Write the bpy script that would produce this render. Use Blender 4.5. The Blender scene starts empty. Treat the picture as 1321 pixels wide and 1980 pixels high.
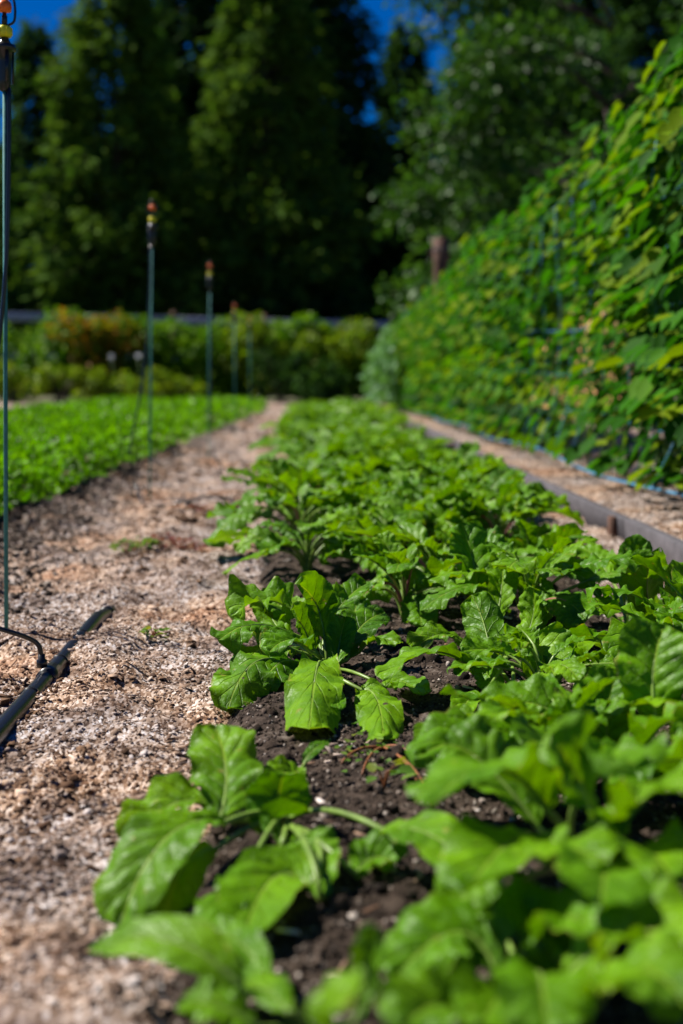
import bpy, math, random
import numpy as np
from mathutils import Vector, Matrix, Euler
R = math.radians
scene = bpy.context.scene
col = scene.collection
rng = np.random.default_rng(7)
random.seed(7)

# ---------------------------------------------------------------- camera
FPX = 2700.0                       # focal length in pixels of the 1321x1980 photograph
CAMZ = 0.5
cam_d = bpy.data.cameras.new('camera')
cam = bpy.data.objects.new('camera', cam_d); col.objects.link(cam)
cam.location = (0, 0, CAMZ)
cam.rotation_euler = (R(90 - 5.54), 0, R(-1.27))
cam_d.sensor_fit = 'VERTICAL'; cam_d.sensor_height = 36.0
cam_d.lens = FPX / 1980 * 36
cam_d.clip_start = 0.05; cam_d.clip_end = 2000
cam_d.dof.use_dof = True; cam_d.dof.focus_distance = 2.22; cam_d.dof.aperture_fstop = 3.1
scene.camera = cam
CM = cam.rotation_euler.to_matrix()

def P(px, py, d):
    """world point lying d metres down the garden (Y = d) on the sight line of photo pixel px, py"""
    v = CM @ Vector(((px - 660.5) / FPX, -(py - 990) / FPX, -1))
    return np.array([v.x / v.y * d, d, CAMZ + v.z / v.y * d])

# ---------------------------------------------------------------- light
SUN_EL, SUN_AZ = 50.0, 24.0       # elevation; degrees ahead of due left
e, a = R(SUN_EL), R(SUN_AZ)
S = Vector((-math.cos(e) * math.cos(a), math.cos(e) * math.sin(a), math.sin(e)))
sd = bpy.data.lights.new('sun', 'SUN'); sd.energy = 5.0; sd.angle = R(0.5); sd.color = (1, .955, .88)
so = bpy.data.objects.new('sun', sd); col.objects.link(so)
so.rotation_euler = (-S).to_track_quat('-Z', 'Y').to_euler(); so.location = (-5, 3, 12)
w = bpy.data.worlds.new('World'); scene.world = w; w.use_nodes = True
nt = w.node_tree; bg = nt.nodes['Background']
sky = nt.nodes.new('ShaderNodeTexSky'); sky.sky_type = 'NISHITA'; sky.sun_disc = False
sky.sun_elevation = e; sky.sun_rotation = math.atan2(S.x, S.y) % (2 * math.pi)
sky.air_density = 1.0; sky.dust_density = 0.0; sky.ozone_density = 4.0; sky.altitude = 2500
hs = nt.nodes.new('ShaderNodeHueSaturation'); hs.inputs['Saturation'].default_value = 1.6; hs.inputs['Hue'].default_value = .518
nt.links.new(sky.outputs[0], hs.inputs['Color']); nt.links.new(hs.outputs[0], bg.inputs[0])
bg.inputs[1].default_value = 0.05
vs = scene.view_settings
vs.view_transform = 'Standard'; vs.look = 'None'; vs.gamma = 1; vs.exposure = 0.70; vs.use_curve_mapping = False
scene.cycles.max_bounces = 6; scene.cycles.transparent_max_bounces = 4

# ---------------------------------------------------------------- helpers
def hashn(ix, iy, s):
    h = (ix * 374761393 + iy * 668265263 + s * 974634777) & 0xffffffff
    h = ((h ^ (h >> 13)) * 1274126177) & 0xffffffff
    return ((h ^ (h >> 16)) & 0xffff) / 65535.0
def vnoise(x, y, s=0):
    x = np.asarray(x, float); y = np.asarray(y, float)
    ix = np.floor(x).astype(np.int64); iy = np.floor(y).astype(np.int64)
    fx = x - ix; fy = y - iy; fx = fx * fx * (3 - 2 * fx); fy = fy * fy * (3 - 2 * fy)
    a_ = hashn(ix, iy, s); b_ = hashn(ix + 1, iy, s); c_ = hashn(ix, iy + 1, s); d_ = hashn(ix + 1, iy + 1, s)
    return (a_ * (1 - fx) + b_ * fx) * (1 - fy) + (c_ * (1 - fx) + d_ * fx) * fy
def fbm(x, y, s=0, o=4):
    r = 0; amp = .5; f = 1
    for k in range(o):
        r = r + amp * (vnoise(x * f, y * f, s + k) - .5); amp *= .5; f *= 2.03
    return r

def mesh_np(name, V, F, mat=None, uv=None, smooth=True):
    """V (n,3); F list of (m,k) integer arrays"""
    me = bpy.data.meshes.new(name)
    V = np.asarray(V, np.float32)
    if not isinstance(F, list): F = [F]
    F = [np.asarray(f, np.int32) for f in F if len(f)]
    loops = np.concatenate([f.ravel() for f in F])
    tot = np.concatenate([np.full(len(f), f.shape[1], np.int32) for f in F])
    start = np.concatenate([[0], np.cumsum(tot)[:-1]]).astype(np.int32)
    me.vertices.add(len(V)); me.vertices.foreach_set('co', V.ravel())
    me.loops.add(len(loops)); me.loops.foreach_set('vertex_index', loops)
    me.polygons.add(len(tot)); me.polygons.foreach_set('loop_start', start); me.polygons.foreach_set('loop_total', tot)
    if smooth: me.polygons.foreach_set('use_smooth', np.ones(len(tot), bool))
    me.update(calc_edges=True)
    if uv is not None:
        l = me.uv_layers.new(name='UVMap')
        l.data.foreach_set('uv', np.asarray(uv, np.float32)[loops].ravel())
    me.validate()
    if mat: me.materials.append(mat)
    return me
def link(name, me, parent=None, loc=None):
    o = bpy.data.objects.new(name, me); col.objects.link(o)
    if parent: o.parent = parent
    if loc is not None: o.location = loc
    return o
def tag(o, label=None, cat=None, group=None, kind=None):
    if label: o['label'] = label
    if cat: o['category'] = cat
    if group: o['group'] = group
    if kind: o['kind'] = kind
    return o
def thing(name, loc, label, cat, group=None, rz=0.0):
    o = bpy.data.objects.new(name, None); col.objects.link(o)
    o.location = loc; o.rotation_euler = (0, 0, rz); o.empty_display_size = .1
    return tag(o, label, cat, group)
def copy_tree(o, loc, rz=0.0, sc=1.0, label=None):
    def rec(x, par):
        c = x.copy(); col.objects.link(c)
        if par: c.parent = par
        for ch in kids.get(x.name, []): rec(ch, c)
        return c
    kids = {}
    for x in o.children_recursive: kids.setdefault(x.parent.name, []).append(x)
    c = rec(o, None); c.location = loc; c.rotation_euler = (0, 0, rz); c.scale = (sc,) * 3 if np.isscalar(sc) else sc
    if label: c['label'] = label
    return c
class MB:
    def __init__(s): s.v = []; s.f = {}; s.n = 0
    def add(s, V, F):
        V = np.asarray(V, float); s.v.append(V)
        for f in F: s.f.setdefault(len(f), []).append([i + s.n for i in f])
        s.n += len(V); return s
    def box(s, c, size, rot=0, bev=0.0):
        x, y, z = [q / 2 for q in size]
        V = []
        b = min(bev, x * .9, y * .9, z * .9)
        if b <= 0: pts = [(i * x, j * y, k * z) for i in (-1, 1) for j in (-1, 1) for k in (-1, 1)]; F = [(0,1,3,2),(4,6,7,5),(0,4,5,1),(2,3,7,6),(0,2,6,4),(1,5,7,3)]; V = pts
        else:
            def ring(xx, yy, zz): return [(-xx,-yy,zz),(xx,-yy,zz),(xx,yy,zz),(-xx,yy,zz)]
            V = ring(x-b,y-b,-z)+ring(x,y,-z+b)+ring(x,y,z-b)+ring(x-b,y-b,z)
            F = [(3,2,1,0),(12,13,14,15)]
            for r in range(3):
                for i in range(4): F.append((r*4+i, r*4+(i+1)%4, r*4+4+(i+1)%4, r*4+4+i))
        V = np.array(V, float); cr, sr = math.cos(rot), math.sin(rot)
        V = np.c_[V[:,0]*cr - V[:,1]*sr, V[:,0]*sr + V[:,1]*cr, V[:,2]] + np.array(c)
        return s.add(V, F)
    def tube(s, pts, rad, seg=8, cap=True):
        pts = np.asarray(pts, float); n = len(pts)
        rad = np.full(n, rad) if np.isscalar(rad) else np.asarray(rad)
        T = np.gradient(pts, axis=0); T /= np.linalg.norm(T, axis=1)[:, None] + 1e-9
        up = np.array([0, 0, 1.]) if abs(T[0][2]) < .9 else np.array([1., 0, 0])
        A = np.cross(T[0], up); A /= np.linalg.norm(A)
        V = []
        for i in range(n):
            A = A - T[i] * A.dot(T[i]); A /= np.linalg.norm(A) + 1e-9; B = np.cross(T[i], A)
            for k in range(seg):
                t = 2 * math.pi * k / seg; V.append(pts[i] + rad[i] * (A * math.cos(t) + B * math.sin(t)))
        F = [(i*seg+k, i*seg+(k+1)%seg, (i+1)*seg+(k+1)%seg, (i+1)*seg+k) for i in range(n-1) for k in range(seg)]
        if cap: F += [tuple(range(seg-1,-1,-1)), tuple((n-1)*seg+k for k in range(seg))]
        return s.add(V, F)
    def lathe(s, prof, base=(0,0,0), seg=16):
        V = []; b = np.array(base, float)
        for r, z in prof:
            for k in range(seg):
                t = 2*math.pi*k/seg; V.append(b + np.array([r*math.cos(t), r*math.sin(t), z]))
        n = len(prof)
        F = [(i*seg+k, i*seg+(k+1)%seg, (i+1)*seg+(k+1)%seg, (i+1)*seg+k) for i in range(n-1) for k in range(seg)]
        F += [tuple(range(seg-1,-1,-1)), tuple((n-1)*seg+k for k in range(seg))]
        return s.add(V, F)
    def mesh(s, name, mat, smooth=True):
        return mesh_np(name, np.concatenate(s.v), [np.array(f) for f in s.f.values()], mat, smooth=smooth)
    def build(s, name, mat, parent=None, smooth=True, loc=None):
        return link(name, s.mesh(name, mat, smooth), parent, loc)
def bez(a_, b_, c_, n):
    t = np.linspace(0, 1, n)[:, None]
    return (1-t)**2*np.asarray(a_) + 2*t*(1-t)*np.asarray(b_) + t*t*np.asarray(c_)
def smoothpath(pts, n=8):
    pts = np.asarray(pts, float); out = []
    p = np.vstack([2*pts[0]-pts[1], pts, 2*pts[-1]-pts[-2]])
    for i in range(1, len(p)-2):
        for t in np.linspace(0, 1, n, endpoint=False):
            out.append(.5*((2*p[i])+(-p[i-1]+p[i+1])*t+(2*p[i-1]-5*p[i]+4*p[i+1]-p[i+2])*t*t+(-p[i-1]+3*p[i]-3*p[i+1]+p[i+2])*t**3))
    out.append(pts[-1]); return np.array(out)

# ---------------------------------------------------------------- materials
def new_mat(name):
    m = bpy.data.materials.new(name); m.use_nodes = True
    nt = m.node_tree; b = nt.nodes['Principled BSDF']
    return m, nt, b
def N(nt, t, **kw):
    n = nt.nodes.new(t)
    for k, v in kw.items(): setattr(n, k, v)
    return n
def noise(nt, scale, detail=4, rough=.6, coord='Object', dist=0):
    tc = N(nt, 'ShaderNodeTexCoord'); n = N(nt, 'ShaderNodeTexNoise')
    n.inputs['Scale'].default_value = scale; n.inputs['Detail'].default_value = detail
    n.inputs['Roughness'].default_value = rough; n.inputs['Distortion'].default_value = dist
    nt.links.new(tc.outputs[coord], n.inputs['Vector']); return n
def ramp(nt, src, stops):
    r = N(nt, 'ShaderNodeValToRGB'); el = r.color_ramp.elements
    while len(el) < len(stops): el.new(.5)
    for i, (p, c) in enumerate(stops): el[i].position = p; el[i].color = (*c, 1)
    nt.links.new(src, r.inputs[0]); return r.outputs[0]
def mixc(nt, fac, a_, b_, mode='MIX'):
    m = N(nt, 'ShaderNodeMix', data_type='RGBA', blend_type=mode)
    for s_, v in ((m.inputs[0], fac), (m.inputs[6], a_), (m.inputs[7], b_)):
        if hasattr(v, 'is_output'): nt.links.new(v, s_)
        elif isinstance(v, tuple): s_.default_value = (*v, 1)
        else: s_.default_value = v
    return m.outputs[2]
def math_(nt, op, a_, b_=None, c_=None):
    m = N(nt, 'ShaderNodeMath', operation=op)
    for i, v in enumerate((a_, b_, c_)):
        if v is None: continue
        if hasattr(v, 'is_output'): nt.links.new(v, m.inputs[i])
        else: m.inputs[i].default_value = v
    return m.outputs[0]
def bump(nt, b, h, strength=.3, dist=.01):
    n = N(nt, 'ShaderNodeBump'); n.inputs['Strength'].default_value = strength; n.inputs['Distance'].default_value = dist
    nt.links.new(h, n.inputs['Height']); nt.links.new(n.outputs[0], b.inputs['Normal']); return n
def plain(name, c, rough=.5, var=.25, scale=60, spec=.4, metal=0, coat=0):
    m, nt, b = new_mat(name)
    n = noise(nt, scale); lo = tuple(x*(1-var) for x in c); hi = tuple(min(1, x*(1+var)) for x in c)
    nt.links.new(ramp(nt, n.outputs[0], [(.3, lo), (.7, hi)]), b.inputs['Base Color'])
    b.inputs['Roughness'].default_value = rough; b.inputs['Specular IOR Level'].default_value = spec
    b.inputs['Metallic'].default_value = metal; b.inputs['Coat Weight'].default_value = coat
    bump(nt, b, n.outputs[0], .15, .002); return m
def translucent_mix(nt, b, colour, tcolour_gain, amount, normal=None):
    t = N(nt, 'ShaderNodeBsdfTranslucent')
    g = mixc(nt, 1.0, colour, tcolour_gain, 'MULTIPLY'); nt.links.new(g, t.inputs[0])
    if normal: nt.links.new(normal, t.inputs['Normal'])
    mx = N(nt, 'ShaderNodeMixShader'); mx.inputs[0].default_value = amount
    nt.links.new(b.outputs[0], mx.inputs[1]); nt.links.new(t.outputs[0], mx.inputs[2])
    out = nt.nodes['Material Output']; nt.links.new(mx.outputs[0], out.inputs[0])
def leafy(name, cols, rough=.5, trans=.35, gain=(1.6, 1.7, .4), spec=.12, patch=None):
    """foliage made of many small leaves: each leaf takes its own tone"""
    m, nt, b = new_mat(name)
    g = N(nt, 'ShaderNodeNewGeometry')
    c = ramp(nt, g.outputs['Random Per Island'], [(i/(len(cols)-1), x) for i, x in enumerate(cols)])
    if patch:
        n = noise(nt, patch[0], 2)
        c = mixc(nt, ramp(nt, n.outputs[0], [(patch[1], (0,0,0)), (patch[1]+.08, (1,1,1))]), c, patch[2])
    nt.links.new(c, b.inputs['Base Color']); b.inputs['Roughness'].default_value = rough
    b.inputs['Specular IOR Level'].default_value = spec
    translucent_mix(nt, b, c, gain, trans); return m

def leaf_mat(name, dark, light, vein, trans=.27, gain=(2.0, 1.75, .15), stem_red=0.0):
    """single big leaf with midrib and side veins laid out in the leaf's own UV space"""
    m, nt, b = new_mat(name)
    uv = N(nt, 'ShaderNodeUVMap'); sp = N(nt, 'ShaderNodeSeparateXYZ'); nt.links.new(uv.outputs[0], sp.inputs[0])
    u, v = sp.outputs[0], math_(nt, 'ABSOLUTE', math_(nt, 'MULTIPLY', math_(nt, 'SUBTRACT', sp.outputs[1], .5), 2.0))
    tc = N(nt, 'ShaderNodeTexCoord'); nz = N(nt, 'ShaderNodeTexNoise'); nz.inputs['Scale'].default_value = 22; nz.inputs['Detail'].default_value = 3
    nt.links.new(tc.outputs['Object'], nz.inputs['Vector'])
    wob = math_(nt, 'MULTIPLY', math_(nt, 'SUBTRACT', nz.outputs[0], .5), .22)
    # side veins: slanting towards the tip, arching
    ph = math_(nt, 'ADD', math_(nt, 'SUBTRACT', u, math_(nt, 'MULTIPLY', math_(nt, 'POWER', v, .8), .26)), math_(nt, 'MULTIPLY', wob, .35))
    fr = math_(nt, 'ABSOLUTE', math_(nt, 'SUBTRACT', math_(nt, 'FRACT', math_(nt, 'MULTIPLY', ph, 6.5)), .5))
    side = math_(nt, 'SUBTRACT', 1.0, math_(nt, 'MINIMUM', math_(nt, 'MULTIPLY', math_(nt, 'SUBTRACT', .5, fr), 13.0), 1.0))
    side = math_(nt, 'MULTIPLY', side, math_(nt, 'SUBTRACT', 1.0, math_(nt, 'MULTIPLY', v, .85)))
    midw = math_(nt, 'MULTIPLY_ADD', u, -.05, .085)
    mid = math_(nt, 'SUBTRACT', 1.0, math_(nt, 'MINIMUM', math_(nt, 'DIVIDE', v, midw), 1.0))
    mid = math_(nt, 'MINIMUM', math_(nt, 'MULTIPLY', mid, 2.0), 1.0)
    vor = N(nt, 'ShaderNodeTexVoronoi', feature='DISTANCE_TO_EDGE'); vor.inputs['Scale'].default_value = 110
    nt.links.new(tc.outputs['Object'], vor.inputs['Vector'])
    oi = N(nt, 'ShaderNodeObjectInfo')
    n2 = N(nt, 'ShaderNodeTexNoise'); n2.inputs['Scale'].default_value = 14; n2.inputs['Detail'].default_value = 4
    nt.links.new(tc.outputs['Object'], n2.inputs['Vector'])
    base = mixc(nt, ramp(nt, n2.outputs[0], [(.35, (0,0,0)), (.65, (1,1,1))]), dark, light)
    tone = mixc(nt, oi.outputs['Random'], (.66, .76, .8), (1.25, 1.12, 1.0))
    base = mixc(nt, 1.0, base, tone, 'MULTIPLY')
    # yellowing specks and dry margin
    n3 = N(nt, 'ShaderNodeTexNoise'); n3.inputs['Scale'].default_value = 75; n3.inputs['Detail'].default_value = 2
    nt.links.new(tc.outputs['Object'], n3.inputs['Vector'])
    base = mixc(nt, math_(nt, 'MULTIPLY', ramp(nt, n3.outputs[0], [(.69, (0,0,0)), (.74, (1,1,1))]), .6), base, (.3, .26, .05))
    rim = ramp(nt, math_(nt, 'ADD', v, math_(nt, 'MULTIPLY', n2.outputs[0], .35)), [(1.0, (0,0,0)), (1.0, (0,0,0))])
    rimf = math_(nt, 'MULTIPLY', math_(nt, 'GREATER_THAN', math_(nt, 'ADD', v, math_(nt, 'MULTIPLY', n2.outputs[0], .5)), 1.27), .55)
    base = mixc(nt, rimf, base, (.28, .25, .05))
    cfull = mixc(nt, math_(nt, 'MULTIPLY', side, .2), base, vein)
    cfull = mixc(nt, math_(nt, 'MULTIPLY', mid, .62), cfull, vein)
    nt.links.new(cfull, b.inputs['Base Color'])
    b.inputs['Roughness'].default_value = .45; b.inputs['Specular IOR Level'].default_value = .20
    h = math_(nt, 'ADD', math_(nt, 'MULTIPLY', math_(nt, 'MINIMUM', math_(nt, 'MULTIPLY', vor.outputs[0], 30.0), 1.0), .12), math_(nt, 'MULTIPLY', side, -.8))
    h = math_(nt, 'ADD', h, math_(nt, 'MULTIPLY', mid, -.8)); h = math_(nt, 'ADD', h, math_(nt, 'MULTIPLY', n3.outputs[0], 1.1))
    bn = bump(nt, b, h, .75, .0035)
    translucent_mix(nt, b, cfull, gain, trans, bn.outputs[0])
    # insect holes
    vh = N(nt, 'ShaderNodeTexVoronoi'); vh.inputs['Scale'].default_value = 24; nt.links.new(tc.outputs['Object'], vh.inputs['Vector'])
    sc_ = N(nt, 'ShaderNodeSeparateColor'); nt.links.new(vh.outputs['Color'], sc_.inputs[0])
    hole = math_(nt, 'MULTIPLY', math_(nt, 'LESS_THAN', math_(nt, 'ADD', vh.outputs['Distance'], math_(nt, 'MULTIPLY', n3.outputs[0], .10)), .155), math_(nt, 'GREATER_THAN', sc_.outputs[0], .72))
    out = nt.nodes['Material Output']; src = out.inputs[0].links[0].from_socket
    tr = N(nt, 'ShaderNodeBsdfTransparent'); mh = N(nt, 'ShaderNodeMixShader')
    nt.links.new(hole, mh.inputs[0]); nt.links.new(src, mh.inputs[1]); nt.links.new(tr.outputs[0], mh.inputs[2]); nt.links.new(mh.outputs[0], out.inputs[0])
    return m

M = {}
M['turnip'] = leaf_mat('turnip_leaf', (.068, .19, .0003), (.150, .34, .0006), (.29, .43, .04))
M['stalk'] = plain('turnip_stalk', (.17, .27, .04), .4, .35, 40)
M['stalk_red'] = plain('turnip_stalk_pink', (.35, .12, .12), .4, .3, 40)
M['bean'] = leafy('bean_leaf', [(.010, .05, .003), (.022, .10, .003), (.035, .15, .004), (.06, .19, .004), (.16, .23, .004), (.025, .10, .003), (.012, .06, .003), (.03, .12, .004)], trans=.35, spec=.05, rough=.6)
M['pale_bean'] = leafy('pale_leaf', [(.06, .16, .05), (.11, .24, .09), (.09, .2, .06)], trans=.25)
M['greens'] = leafy('salad_leaf', [(.04, .13, .001), (.10, .26, .001), (.18, .38, .002), (.08, .21, .001)], trans=.45, spec=.2, rough=.35, gain=(1.4,1.5,.3))
M['vine'] = plain('bean_vine', (.09, .17, .03), .6)
M['bark'] = plain('bark', (.07, .05, .04), .9, .5, 9)
M['spruce'] = leafy('spruce_needles', [(.010, .036, .008), (.025, .070, .013), (.048, .105, .019), (.014, .044, .009)], rough=.8, trans=.3, gain=(1.3,1.4,.6), spec=.04)
M['pine'] = leafy('pine_needles', [(.040, .10, .010), (.07, .145, .016), (.105, .18, .024), (.032, .08, .010)], rough=.8, trans=.3, gain=(1.3,1.3,.6), spec=.04)
M['broad'] = leafy('broadleaf', [(.016, .058, .010), (.034, .10, .013), (.06, .14, .020), (.022, .07, .010)], rough=.5, trans=.3, gain=(1.5,1.5,.5), spec=.2)
M['shrub'] = leafy('shrub_leaf', [(.03, .10, .003), (.08, .20, .004), (.17, .29, .006), (.045, .14, .003)], trans=.3)
M['shrub_orange'] = leafy('shrub_leaf_turning', [(.07, .17, .01), (.40, .14, .012), (.12, .22, .01), (.08, .18, .01), (.36, .15, .01), (.16, .22, .015)], trans=.3)
M['shrub_yellow'] = leafy('low_leaf_yellow', [(.17, .25, .01), (.11, .22, .008), (.26, .30, .015), (.07, .16, .008)], trans=.3)
M['petal'] = plain('white_petal', (.75, .74, .75), .6, .05)
M['grey_wood'] = plain('weathered_wood', (.085, .077, .085), .85, .3, 25)
M['rail_wood'] = plain('pale_weathered_rail', (.34, .34, .42), .8, .25, 12)
M['brown_wood'] = plain('brown_post_wood', (.10, .046, .028), .85, .4, 18)
M['black'] = plain('black_plastic', (.012, .013, .015), .28, .2, 80, .5)
M['rod'] = plain('green_fibreglass', (.055, .20, .18), .65, .2, 90, .15)
M['yellow'] = plain('yellow_plastic', (.85, .74, .015), .35, .05, 90)
M['red'] = plain('orange_red_plastic', (.85, .15, .015), .35, .05, 90)
M['blue'] = plain('blue_twine', (.05, .20, .34), .6, .2, 90)
M['weed'] = leafy('weed_leaf', [(.05, .14, .015), (.12, .22, .03), (.2, .2, .03)])
M['weed_red'] = leafy('red_weed_leaf', [(.12, .035, .03), (.2, .06, .05), (.09, .03, .02)])
M['red_stem'] = plain('red_stem', (.25, .09, .03), .5)

def chip_colours(nt, fac): 
    return ramp(nt, fac, [(0, (.05, .03, .02)), (.17, (.14, .085, .055)), (.38, (.30, .21, .145)), (.62, (.46, .37, .30)), (.84, (.64, .565, .51)), (1, (.76, .73, .71))])
def sawdust_mat(name, chips=False):
    m, nt, b = new_mat(name)
    tc = N(nt, 'ShaderNodeTexCoord')
    big = noise(nt, 2.3, 4, .62)
    if chips:
        g = N(nt, 'ShaderNodeNewGeometry'); c = chip_colours(nt, g.outputs['Random Per Island'])
    else:
        vo = N(nt, 'ShaderNodeTexVoronoi'); vo.inputs['Scale'].default_value = 230
        mp = N(nt, 'ShaderNodeMapping'); mp.inputs['Scale'].default_value = (1, .45, 1); mp.inputs['Rotation'].default_value = (0, 0, .6)
        nt.links.new(tc.outputs['Object'], mp.inputs[0]); nt.links.new(mp.outputs[0], vo.inputs['Vector'])
        sp = N(nt, 'ShaderNodeSeparateColor'); nt.links.new(vo.outputs['Color'], sp.inputs[0])
        c = chip_colours(nt, sp.outputs[0])
        bump(nt, b, math_(nt, 'ADD', sp.outputs[1], noise(nt, 60, 6, .7).outputs[0]), .8, .006)
    tint = ramp(nt, big.outputs[0], [(.3, (.66, .64, .67)), (.47, (.84, .79, .78)), (.57, (.98, .80, .64)), (.68, (.92, .58, .36))])
    c = mixc(nt, .85, c, tint, 'MULTIPLY')
    md = noise(nt, 9, 4, .6)
    c = mixc(nt, .75, c, ramp(nt, md.outputs[0], [(.37, (.38, .29, .23)), (.52, (1, 1, 1))]), 'MULTIPLY')
    nt.links.new(c, b.inputs['Base Color']); b.inputs['Roughness'].default_value = .85; b.inputs['Specular IOR Level'].default_value = .2
    return m
M['sawdust'] = sawdust_mat('sawdust'); M['chips'] = sawdust_mat('wood_chips', True)
def soil_mat(name, grain=False):
    m, nt, b = new_mat(name)
    n = noise(nt, 34, 8, .72); big = noise(nt, 5, 3)
    stops = [(.32, (.012, .009, .007)), (.46, (.040, .027, .019)), (.57, (.085, .060, .044)), (.68, (.20, .16, .13))]
    if grain:
        g = N(nt, 'ShaderNodeNewGeometry')
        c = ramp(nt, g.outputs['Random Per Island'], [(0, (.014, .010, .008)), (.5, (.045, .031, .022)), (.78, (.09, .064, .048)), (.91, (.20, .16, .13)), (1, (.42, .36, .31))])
    else:
        c = ramp(nt, n.outputs[0], stops)
        bump(nt, b, n.outputs[0], 1.0, .012)
    nt.links.new(c, b.inputs['Base Color']); b.inputs['Roughness'].default_value = .9; b.inputs['Specular IOR Level'].default_value = .15
    return m
M['bark_bit'] = leafy('bark_bits', [(.05, .028, .016), (.11, .06, .035), (.20, .115, .065), (.08, .05, .035)], rough=.85, trans=.02, gain=(1,1,1), spec=.1)
M['soil'] = soil_mat('soil'); M['crumb'] = soil_mat('soil_and_shade_crumbs', True)
def ground_mat():
    m, nt, b = new_mat('ground_far')
    n = noise(nt, 1.2, 6, .65); n2 = noise(nt, 30, 5, .7)
    c = ramp(nt, n.outputs[0], [(.35, (.05, .085, .015)), (.5, (.09, .11, .03)), (.62, (.26, .19, .13))])
    c = mixc(nt, .6, c, ramp(nt, n2.outputs[0], [(.3, (.4, .4, .4)), (.7, (1, 1, 1))]), 'MULTIPLY')
    nt.links.new(c, b.inputs['Base Color']); b.inputs['Roughness'].default_value = .95; bump(nt, b, n2.outputs[0], .8, .03); return m
M['ground'] = ground_mat()

# ---------------------------------------------------------------- ground
def yspace(y0, y1, n, p=2.0): return y0 + (y1 - y0) * np.linspace(0, 1, n) ** p
def sheet(name, xs, ys, zf, mat):
    X, Y = np.meshgrid(xs, ys); Z = zf(X, Y)
    nx, ny = len(xs), len(ys); i = np.arange((ny-1)*(nx-1)); r, c = i // (nx-1), i % (nx-1); a_ = r*nx + c
    F = np.c_[a_, a_+1, a_+nx+1, a_+nx]
    o = link(name, mesh_np(name, np.c_[X.ravel(), Y.ravel(), Z.ravel()], F, mat)); o['kind'] = 'structure'; return o
def ground_z(x, y): return -.035 + .02*fbm(x*.4, y*.4, 90) * np.clip((np.asarray(y)-22)/10, 0, 1)
gx = np.r_[-400, -150, -60, -30, np.linspace(-16, 16, 60), 30, 60, 150, 400]
gy = np.r_[-300, -60, -10, np.linspace(-2, 60, 90), 90, 160, 400, 700]
sheet('ground', gx, gy, ground_z, M['ground'])
def edge_l(y): return -1.06 + .028*np.clip(np.asarray(y, float)-4.5, 0, 16)     # right-hand rim of the salad bed
PIPEX = -.452
def path_z(x, y):
    x = np.asarray(x, float); y = np.asarray(y, float)
    z = .095*fbm(x*3.0, y*2.3, 3, 5) + .055*fbm(x*13, y*11, 9, 4)
    z += .012*np.exp(-((x-PIPEX)/.16)**2) * (np.exp(-((y-3.55)/.5)**2) + .8*np.exp(-((y-4.65)/.42)**2))
    z -= .010*np.exp(-((x-PIPEX)/.07)**2)*np.exp(-((y-2.3)/.75)**2)
    z += .02*np.clip((edge_l(y)+.16-x)/.2, 0, 1)
    z -= .09*np.clip((x+.13)/.12, 0, 1)*np.clip((.66-x)/.08, 0, 1)
    return z
sheet('path', np.linspace(-1.45, .955, 190), yspace(.35, 24, 520, 2.0), path_z, M['sawdust'])
def bed_z(x, y):
    x = np.asarray(x, float); y = np.asarray(y, float)
    xl = -.155 + .05*fbm(y*3, y*0+2, 21, 3)*2; xr = .67 + .05*fbm(y*3, y*0+9, 22, 3)*2
    t = np.clip((x - xl)/.09, 0, 1) * np.clip((xr - x)/.09, 0, 1)
    t *= np.clip((17.6-y)/.3, 0, 1)
    z = -.05 + .068*t*(2-t)
    return z + .040*fbm(x*7, y*6, 31, 4) + .020*fbm(x*30, y*28, 35, 3)
sheet('soil_bed', np.linspace(-.32, .8, 150), yspace(.35, 18, 620, 2.0), bed_z, M['soil'])
def bean_z(x, y): return .072 + .03*fbm(np.asarray(x)*4, np.asarray(y)*3, 41, 4)
sheet('bean_bed', np.linspace(.975, 3.6, 60), yspace(1.5, 22, 160, 1.5), bean_z, M['sawdust'])
def lbed_z(x, y): return .01 + .03*fbm(np.asarray(x)*4, np.asarray(y)*3, 45, 4)
sheet('salad_bed', np.linspace(-3.3, -.62, 60), yspace(2.5, 20.5, 160, 1.5), lambda x, y: np.where(x > edge_l(y), -.06, lbed_z(x, y)), M['soil'])
sheet('far_path', np.linspace(-12, -.4, 60), np.linspace(20.4, 27, 50), lambda x, y: .0 + .03*fbm(x*2, y*2, 47, 3), M['sawdust'])

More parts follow.
